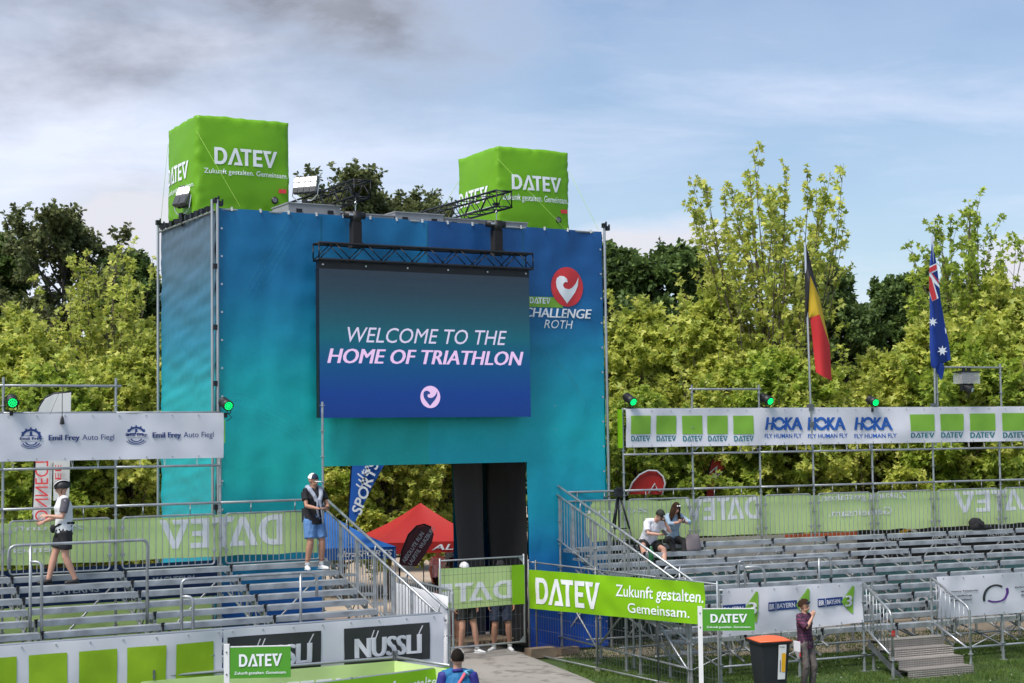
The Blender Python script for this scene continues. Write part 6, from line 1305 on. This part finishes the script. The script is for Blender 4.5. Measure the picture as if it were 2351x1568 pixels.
def leaf_mesh(name, pos, out, size, mat, tv=LV, tf=LF, droop=.35, flat=.6):
    """pos (n,3), out (n,3) outward direction of each leaf"""
    n = len(pos); o = out + RNG.normal(0, .45, (n, 3)); o[:, 2] -= droop * RNG.random(n); o /= np.linalg.norm(o, axis=1)[:, None] + 1e-9
    nr = RNG.normal(0, flat, (n, 3)); nr[:, 2] += 1.0; nr -= o * (nr * o).sum(1)[:, None]; nr /= np.linalg.norm(nr, axis=1)[:, None] + 1e-9
    sd = np.cross(o, nr); s = (size * (.65 + .7 * RNG.random(n)))[:, None, None]
    V = pos[:, None, :] + s * (tv[None, :, 0:1] * sd[:, None, :] + tv[None, :, 1:2] * o[:, None, :] + tv[None, :, 2:3] * nr[:, None, :])
    k = len(tv); F_ = tf[None] + (np.arange(n) * k)[:, None, None]; V = V.reshape(-1, 3).astype(np.float32); F_ = F_.reshape(-1, 3).astype(np.int32)
    me = bpy.data.meshes.new(name); me.vertices.add(len(V)); me.vertices.foreach_set('co', V.ravel()); me.loops.add(F_.size); me.loops.foreach_set('vertex_index', F_.ravel()); me.polygons.add(len(F_)); me.polygons.foreach_set('loop_start', np.arange(0, F_.size, 3, dtype=np.int32)); me.polygons.foreach_set('loop_total', np.full(len(F_), 3, dtype=np.int32))
    me.materials.append(mat); me.update(calc_edges=True); return me
def grow(seed, hgt, spread, bare, upright, dens, size, mat, bark, shoots=0, topu=1.0, sl=2, tv=LV, tf=LF, trunk_r=.15, clump=3, nl=4, low=.0):
    """trunk, limbs, branches and twigs; leaves sit on the twigs in small whorls"""
    rnd = random.Random(seed); wood = MB(); LP, LO = [], []
    def rv(s): return Vector((rnd.gauss(0, s), rnd.gauss(0, s), rnd.gauss(0, s)))
    def line(p, d, ln, r, n, wob, lift, r_end=None):
        pts = [p.copy()]; q = p.copy(); dd = d.normalized()
        for _ in range(n): dd = (dd + rv(wob) + Vector((0, 0, lift))).normalized(); q = q + dd * (ln / n); pts.append(q.copy())
        rs = [r * (1 - .88 * i / n) for i in range(n + 1)]; return pts, rs, dd
    def leafy(pts, start=.2, cl=None, nn=None):
        n = len(pts) - 1; cl = cl or clump
        for c in range(cl):
            u = start + (1 - start) * (c + rnd.random()) / cl; i = min(int(u * n), n - 1); q = pts[i].lerp(pts[i + 1], u * n - i); ax = (pts[i + 1] - pts[i]).normalized()
            for _ in range(nn or nl): o = (rv(.8) + ax * .5); o.normalize(); LP.append(q + o * size * .25); LO.append(o)
    tp, tr, _ = line(Vector((0, 0, 0)), Vector((0, 0, 1)), hgt * .93, trunk_r, 10, .035, .05); wood.path(tp, tr, 8)
    nb = int(dens)
    for i in range(nb):
        u = bare + (topu - bare) * ((i + rnd.random()) / nb) ** .9; a = i * 2.4 + rnd.random(); k = min(int(u * 10), 9); p = tp[k].lerp(tp[k + 1], u * 10 - k)
        prof = max(.02, math.sin(math.pi * min(.97, .22 + .78 * (u - bare) / (topu - bare)))) ** .7; el = upright * (.5 + .9 * u) + rnd.gauss(0, .12) + low; ln = spread * prof * (.75 + .4 * rnd.random()) / max(.35, math.cos(min(el, 1.25))) * .8
        d = Vector((math.cos(a) * math.cos(el), math.sin(a) * math.cos(el), math.sin(el))); bp_, br_, bd = line(p, d, ln, trunk_r * .42 * (1 - .6 * u), 6, .09, .05); wood.path(bp_, br_, 5)
        for j in range(6):
            v = .2 + .8 * (j + rnd.random()) / 6; kk = min(int(v * 6), 5); q = bp_[kk].lerp(bp_[kk + 1], v * 6 - kk); d2 = ((bp_[kk + 1] - bp_[kk]).normalized() + rv(.75) + Vector((0, 0, .15))).normalized(); l2 = (.35 + .3 * (1 - v)) * max(ln, .9) * .55
            sp, sr, _ = line(q, d2, l2, .018, 4, .12, .06); wood.path(sp, sr, 3); leafy(sp, .35)
            for m in range(4):
                x = .25 + .75 * rnd.random(); k3 = min(int(x * 4), 3); q3 = sp[k3].lerp(sp[k3 + 1], x * 4 - k3); d3 = ((sp[k3 + 1] - sp[k3]).normalized() + rv(.8)).normalized(); tw, tr_, _ = line(q3, d3, .35 + .35 * rnd.random(), .008, 2, .12, .05); wood.path(tw, tr_, 3); leafy(tw)
    for i in range(shoots):        # thin upright leaders above the dense crown
        a = rnd.random() * 6.28; r = spread * .60 * rnd.random(); k = 2 + rnd.randrange(4); p = tp[k] + Vector((math.cos(a) * r * .35, math.sin(a) * r * .35, 0)); el = 1.42 - .34 * (r / spread) + rnd.gauss(0, .06); d = Vector((math.cos(a) * math.cos(el), math.sin(a) * math.cos(el), math.sin(el)))
        ln = (hgt - p.z) * (.62 + .36 * rnd.random()) * (1 - .25 * r / spread); sp, sr, _ = line(p, d, ln, .035, 8, .045, .05); wood.path(sp, sr, 4)
        for m in range(13):
            x = .18 + .82 * m / 13; k3 = min(int(x * 8), 7); q3 = sp[k3].lerp(sp[k3 + 1], x * 8 - k3); d3 = ((sp[k3 + 1] - sp[k3]).normalized() + rv(.45)).normalized(); tw, tr_, _ = line(q3, d3, (1.0 - .55 * x) * (.6 + .7 * rnd.random()), .010, 3, .08, .12); wood.path(tw, tr_, 3); leafy(tw, .55, sl, 3)
        leafy(sp, .85)
    if topu < 1:                  # short leafy side shoots up the leader itself
        for i in range(26):
            u = topu - .1 + (1.1 - topu) * i / 26; k = min(int(u * 10), 9); p = tp[k].lerp(tp[k + 1], min(1, u * 10 - k)); a = i * 2.4; el = .8 + .3 * rnd.random(); tw, tr_, _ = line(p, Vector((math.cos(a) * math.cos(el), math.sin(a) * math.cos(el), math.sin(el))), (1.15 - u) * 2.6 * (.5 + .7 * rnd.random()), .014, 4, .09, .08); wood.path(tw, tr_, 3); leafy(tw, .45, 3, 3)
        leafy(tp[-2:], .3)
    P_, O_ = np.array([tuple(v) for v in LP], dtype=np.float32), np.array([tuple(v) for v in LO], dtype=np.float32)
    me = leaf_mesh('crown', P_, O_, size, mat, tv, tf); wm = wood.mesh('trunk', bark, True); return wm, me, len(LP)
def plant(meshes, x, d, s, rz, label, cat='tree', name='plane_tree', group='trees behind the stands', z=0, sz=None, dy=None):
    e = empty(name, (at(x, 1015, d).x, d, z), rz, label, cat, group); wm, cm_ = meshes[:2]
    sc_ = (s, s, sz or s); inst('trunk', wm, e, scale=sc_); c = inst('crown', cm_, e, scale=sc_); c['kind'] = 'stuff'; return e
T1 = grow(11, 13.1, 3.0, .16, .45, 52, .150, LEAFY, BARK, shoots=58, topu=.50, sl=4, clump=5, nl=3)       # the tall one with open leaders
PA = grow(12, 9.0, 2.7, .14, .42, 54, .168, LEAFY, BARK, shoots=7, topu=.9, clump=5, nl=4); PB = grow(13, 9.4, 2.5, .13, .48, 54, .168, LEAFY, BARK, shoots=9, topu=.88, clump=5, nl=4); PC = grow(14, 8.6, 2.8, .14, .38, 54, .168, LEAFY2, BARK, shoots=6, topu=.9, clump=5, nl=4)
T2 = grow(15, 11.9, 2.6, .15, .5, 60, .145, LEAFY2, BARK, shoots=40, topu=.66, sl=4, clump=5, nl=3)
T3 = (T2[0], T2[1].copy()); T3[1].materials[0] = LEAFY
DA = grow(21, 14, 4.0, .20, .35, 52, .22, LEAFD, BARKD, tv=LV2, tf=LF2, trunk_r=.3, clump=5, nl=7); DB = grow(22, 13, 3.8, .22, .45, 52, .22, LEAFD, BARKD, tv=LV2, tf=LF2, trunk_r=.3, clump=5, nl=7); DO = grow(23, 14.5, 5.2, .2, .5, 46, .19, LEAFO, BARKD, tv=LV2, tf=LF2, trunk_r=.3, clump=4, nl=5)
print('leaves', [t[2] for t in (T1, PA, PB, PC, T2, DA, DB, DO)])
plant(T1, 1798, 45, 1.0, 0.3, 'tall open crowned plane tree rising above the left flag')
plant(T2, 2232, 46, 1.0, 1.1, 'olive green plane tree with bare leaders behind the right flag')
plant(T3, 236, 47, .93, 2.2, 'yellow green plane tree with one tall leader behind the left banner')
fr_ = [(38, 44, PA, .98, 'yellow leaved plane tree at the left edge of the picture'), (112, 42, PC, .84, 'plane tree behind the white sail flag'), (190, 45, PB, .80, 'low plane tree in front of the loose dark tree at the left'), (290, 43, PB, .88, 'plane tree just left of the arch side'), (372, 47, PA, .98, 'plane tree half hidden by the side of the arch'),
       (540, 50, PB, .8, 'plane tree hidden behind the left arch leg'), (690, 49, PA, .8, 'plane tree hidden behind the arch screen'), (780, 48, PC, .78, 'plane tree seen through the gateway above the blue flag'), (890, 47.5, PA, .80, 'plane tree in the gateway whose trunk stands left of the red tent'), (1010, 50, PB, .82, 'plane tree seen through the gateway above the red tent'),
       (1408, 45, PB, .98, 'plane tree just right of the arch'), (1478, 42.5, PC, .74, 'low plane tree behind the red teardrop banner'), (1545, 45, PB, .78, 'plane tree behind the first empty scaffold bay of the right stand'), (1612, 46, PA, 1.04, 'plane tree between the arch and the tall open tree'), (1690, 43.5, PB, .84, 'plane tree in front of the tall open tree, left side'), (1770, 43, PC, .86, 'plane tree under the tall open tree beside the empty portal frame'),
       (1858, 43.5, PA, .84, 'plane tree directly behind the left flagpole'), (1935, 45, PC, .74, 'plane tree right of the left flag, in front of the dark rounded tree'), (2005, 43, PB, .70, 'plane tree behind the third green stage light'), (2075, 45, PB, .80, 'plane tree left of the right flagpole'), (2150, 44, PA, .92, 'plane tree right behind the right flagpole'), (2225, 43, PC, .90, 'plane tree behind the rain hooded stage light'), (2305, 44, PB, 1.0, 'plane tree near the right edge of the picture'), (2385, 45, PA, 1.08, 'plane tree cut by the right edge of the picture'), (2470, 46, PB, 1.0, 'plane tree just outside the right edge'), (-50, 46, PB, 1.0, 'plane tree just outside the left edge')]
for i, (x, d, m_, s_, lab) in enumerate(fr_): plant(m_, x, d, s_, i * 1.7, lab)
dk = [(128, 60, DO, .94, 'tall loose dark tree above the yellow plane trees at the left'), (20, 62, DA, .93, 'dark tree at the far left behind the plane trees'), (280, 60, DA, .86, 'dark tree left of the arch behind the yellow leader'), (800, 66, DO, 1.10, 'dark tree top showing between the left cube and the roof truss'), (905, 68, DO, 1.06, 'dark tree top showing between the two roof trusses'), (1010, 67, DO, 1.03, 'dark tree top left of the right cube'),
      (1410, 60, DA, .87, 'dark green tree directly right of the arch'), (1530, 60, DB, .92, 'dark green tree left of the tall open plane tree'), (1650, 64, DA, .72, 'dark green tree behind the tall open plane tree'), (1915, 62, DB, .88, 'dark rounded tree right of the left flag'), (2072, 64, DA, .79, 'dark tree left of the right flag'), (2140, 63, DB, .86, 'dark tree directly behind the right flag'), (2300, 66, DA, .76, 'dark tree at the right edge behind the plane tree'), (2480, 64, DB, .9, 'dark tree outside the right edge'), (640, 70, DA, .8, 'dark tree hidden behind the arch'), (-60, 62, DB, .9, 'dark tree outside the left edge')]
for i, (x, d, m_, s_, lab) in enumerate(dk): plant(m_, x, d, s_, i * 2.1, lab, name='dark_tree')
for i, (x, d, m_, s_, lab) in enumerate([(-260, 47, PA, 1.0, 'first plane tree left of the picture'), (-470, 48, PB, .95, 'second plane tree left of the picture'), (-700, 48, PC, 1.0, 'third plane tree left of the picture'), (2640, 47, PA, 1.0, 'first plane tree right of the picture'), (2850, 48, PB, .95, 'second plane tree right of the picture')]): plant(m_, x, d, s_, i, lab)
for i, (x, d, m_, s_, lab) in enumerate([(-300, 62, DB, .9, 'first dark tree left of the picture'), (-620, 63, DA, .9, 'second dark tree left of the picture'), (2760, 63, DB, .9, 'dark tree right of the picture')]): plant(m_, x, d, s_, i, lab, name='dark_tree')
# far wood closing the view
n = 42000; X = RNG.uniform(-75, 75, n); hmax = 6.0 + 1.2 * np.sin(X * .35) + .8 * np.sin(X * .9 + 1); Z = RNG.random(n) ** .8 * hmax; Y = 84 + RNG.uniform(-2.5, 2.5, n) * np.sqrt(np.clip(1 - (Z / (hmax + .1)) ** 2, .05, 1))
P_ = np.stack([X, Y, Z], 1).astype(np.float32); O_ = np.stack([RNG.normal(0, .5, n), -np.ones(n), RNG.normal(0, .5, n)], 1).astype(np.float32)
o = bpy.data.objects.new('far_wood', leaf_mesh('far_wood', P_, O_, .62, LEAFD, LV2, LF2)); COL.objects.link(o); tag(o, 'dark mass of woodland far behind everything', 'wood', kind='stuff')
# hedge-like shrubs behind the stands, low
# grass near the right stand and fence
GR = M('grass_blade', (1, 1, 1), .7, 0, .3, 1.2, trl=.3, island=[(0, (.035, .075, .008)), (.6, (.075, .15, .014)), (1, (.15, .19, .03))])
n = 95000; X = RNG.uniform(1.0, 13.5, n); Y = RNG.uniform(26.5, 38, n)
pr = np.array([(r[1], r[0]) for r in rights][::-1]); xe = np.interp(Y, [v[0] for v in pr], [v[1] for v in pr]); keep = X > xe + .02; X, Y = X[keep], Y[keep]; n = len(X)
h = RNG.uniform(.025, .075, n) * (1 + .6 * np.sin(X * 3) * np.sin(Y * 2.3)); a = RNG.uniform(0, 6.28, n); lx, ly = RNG.normal(0, .03, n), RNG.normal(0, .03, n); wd = .007
V = np.stack([np.stack([X - wd * np.cos(a), Y - wd * np.sin(a), np.zeros(n)], 1), np.stack([X + wd * np.cos(a), Y + wd * np.sin(a), np.zeros(n)], 1), np.stack([X + lx, Y + ly, h], 1)], 1).reshape(-1, 3).astype(np.float32)
me = bpy.data.meshes.new('grass'); F_ = np.arange(3 * n, dtype=np.int32); me.vertices.add(3 * n); me.vertices.foreach_set('co', V.ravel()); me.loops.add(3 * n); me.loops.foreach_set('vertex_index', F_); me.polygons.add(n); me.polygons.foreach_set('loop_start', np.arange(0, 3 * n, 3, dtype=np.int32)); me.polygons.foreach_set('loop_total', np.full(n, 3, dtype=np.int32)); me.materials.append(GR); me.update(calc_edges=True)
o = bpy.data.objects.new('grass', me); COL.objects.link(o); tag(o, 'short green lawn around the feet of the right stand', 'grass', kind='stuff')

# clover heads scattered in the lawn
n = 60; X = RNG.uniform(3.2, 11, n); Y = RNG.uniform(27, 34, n); mb = MB()
for x, y in zip(X, Y): mb.ball((x, y, .07 + .02 * random.random()), .010, 5, 3)
tag(mb.build('clover', M('clover_white', (.7, .72, .62), .8)), 'small white clover heads scattered in the lawn', 'clover', kind='stuff')
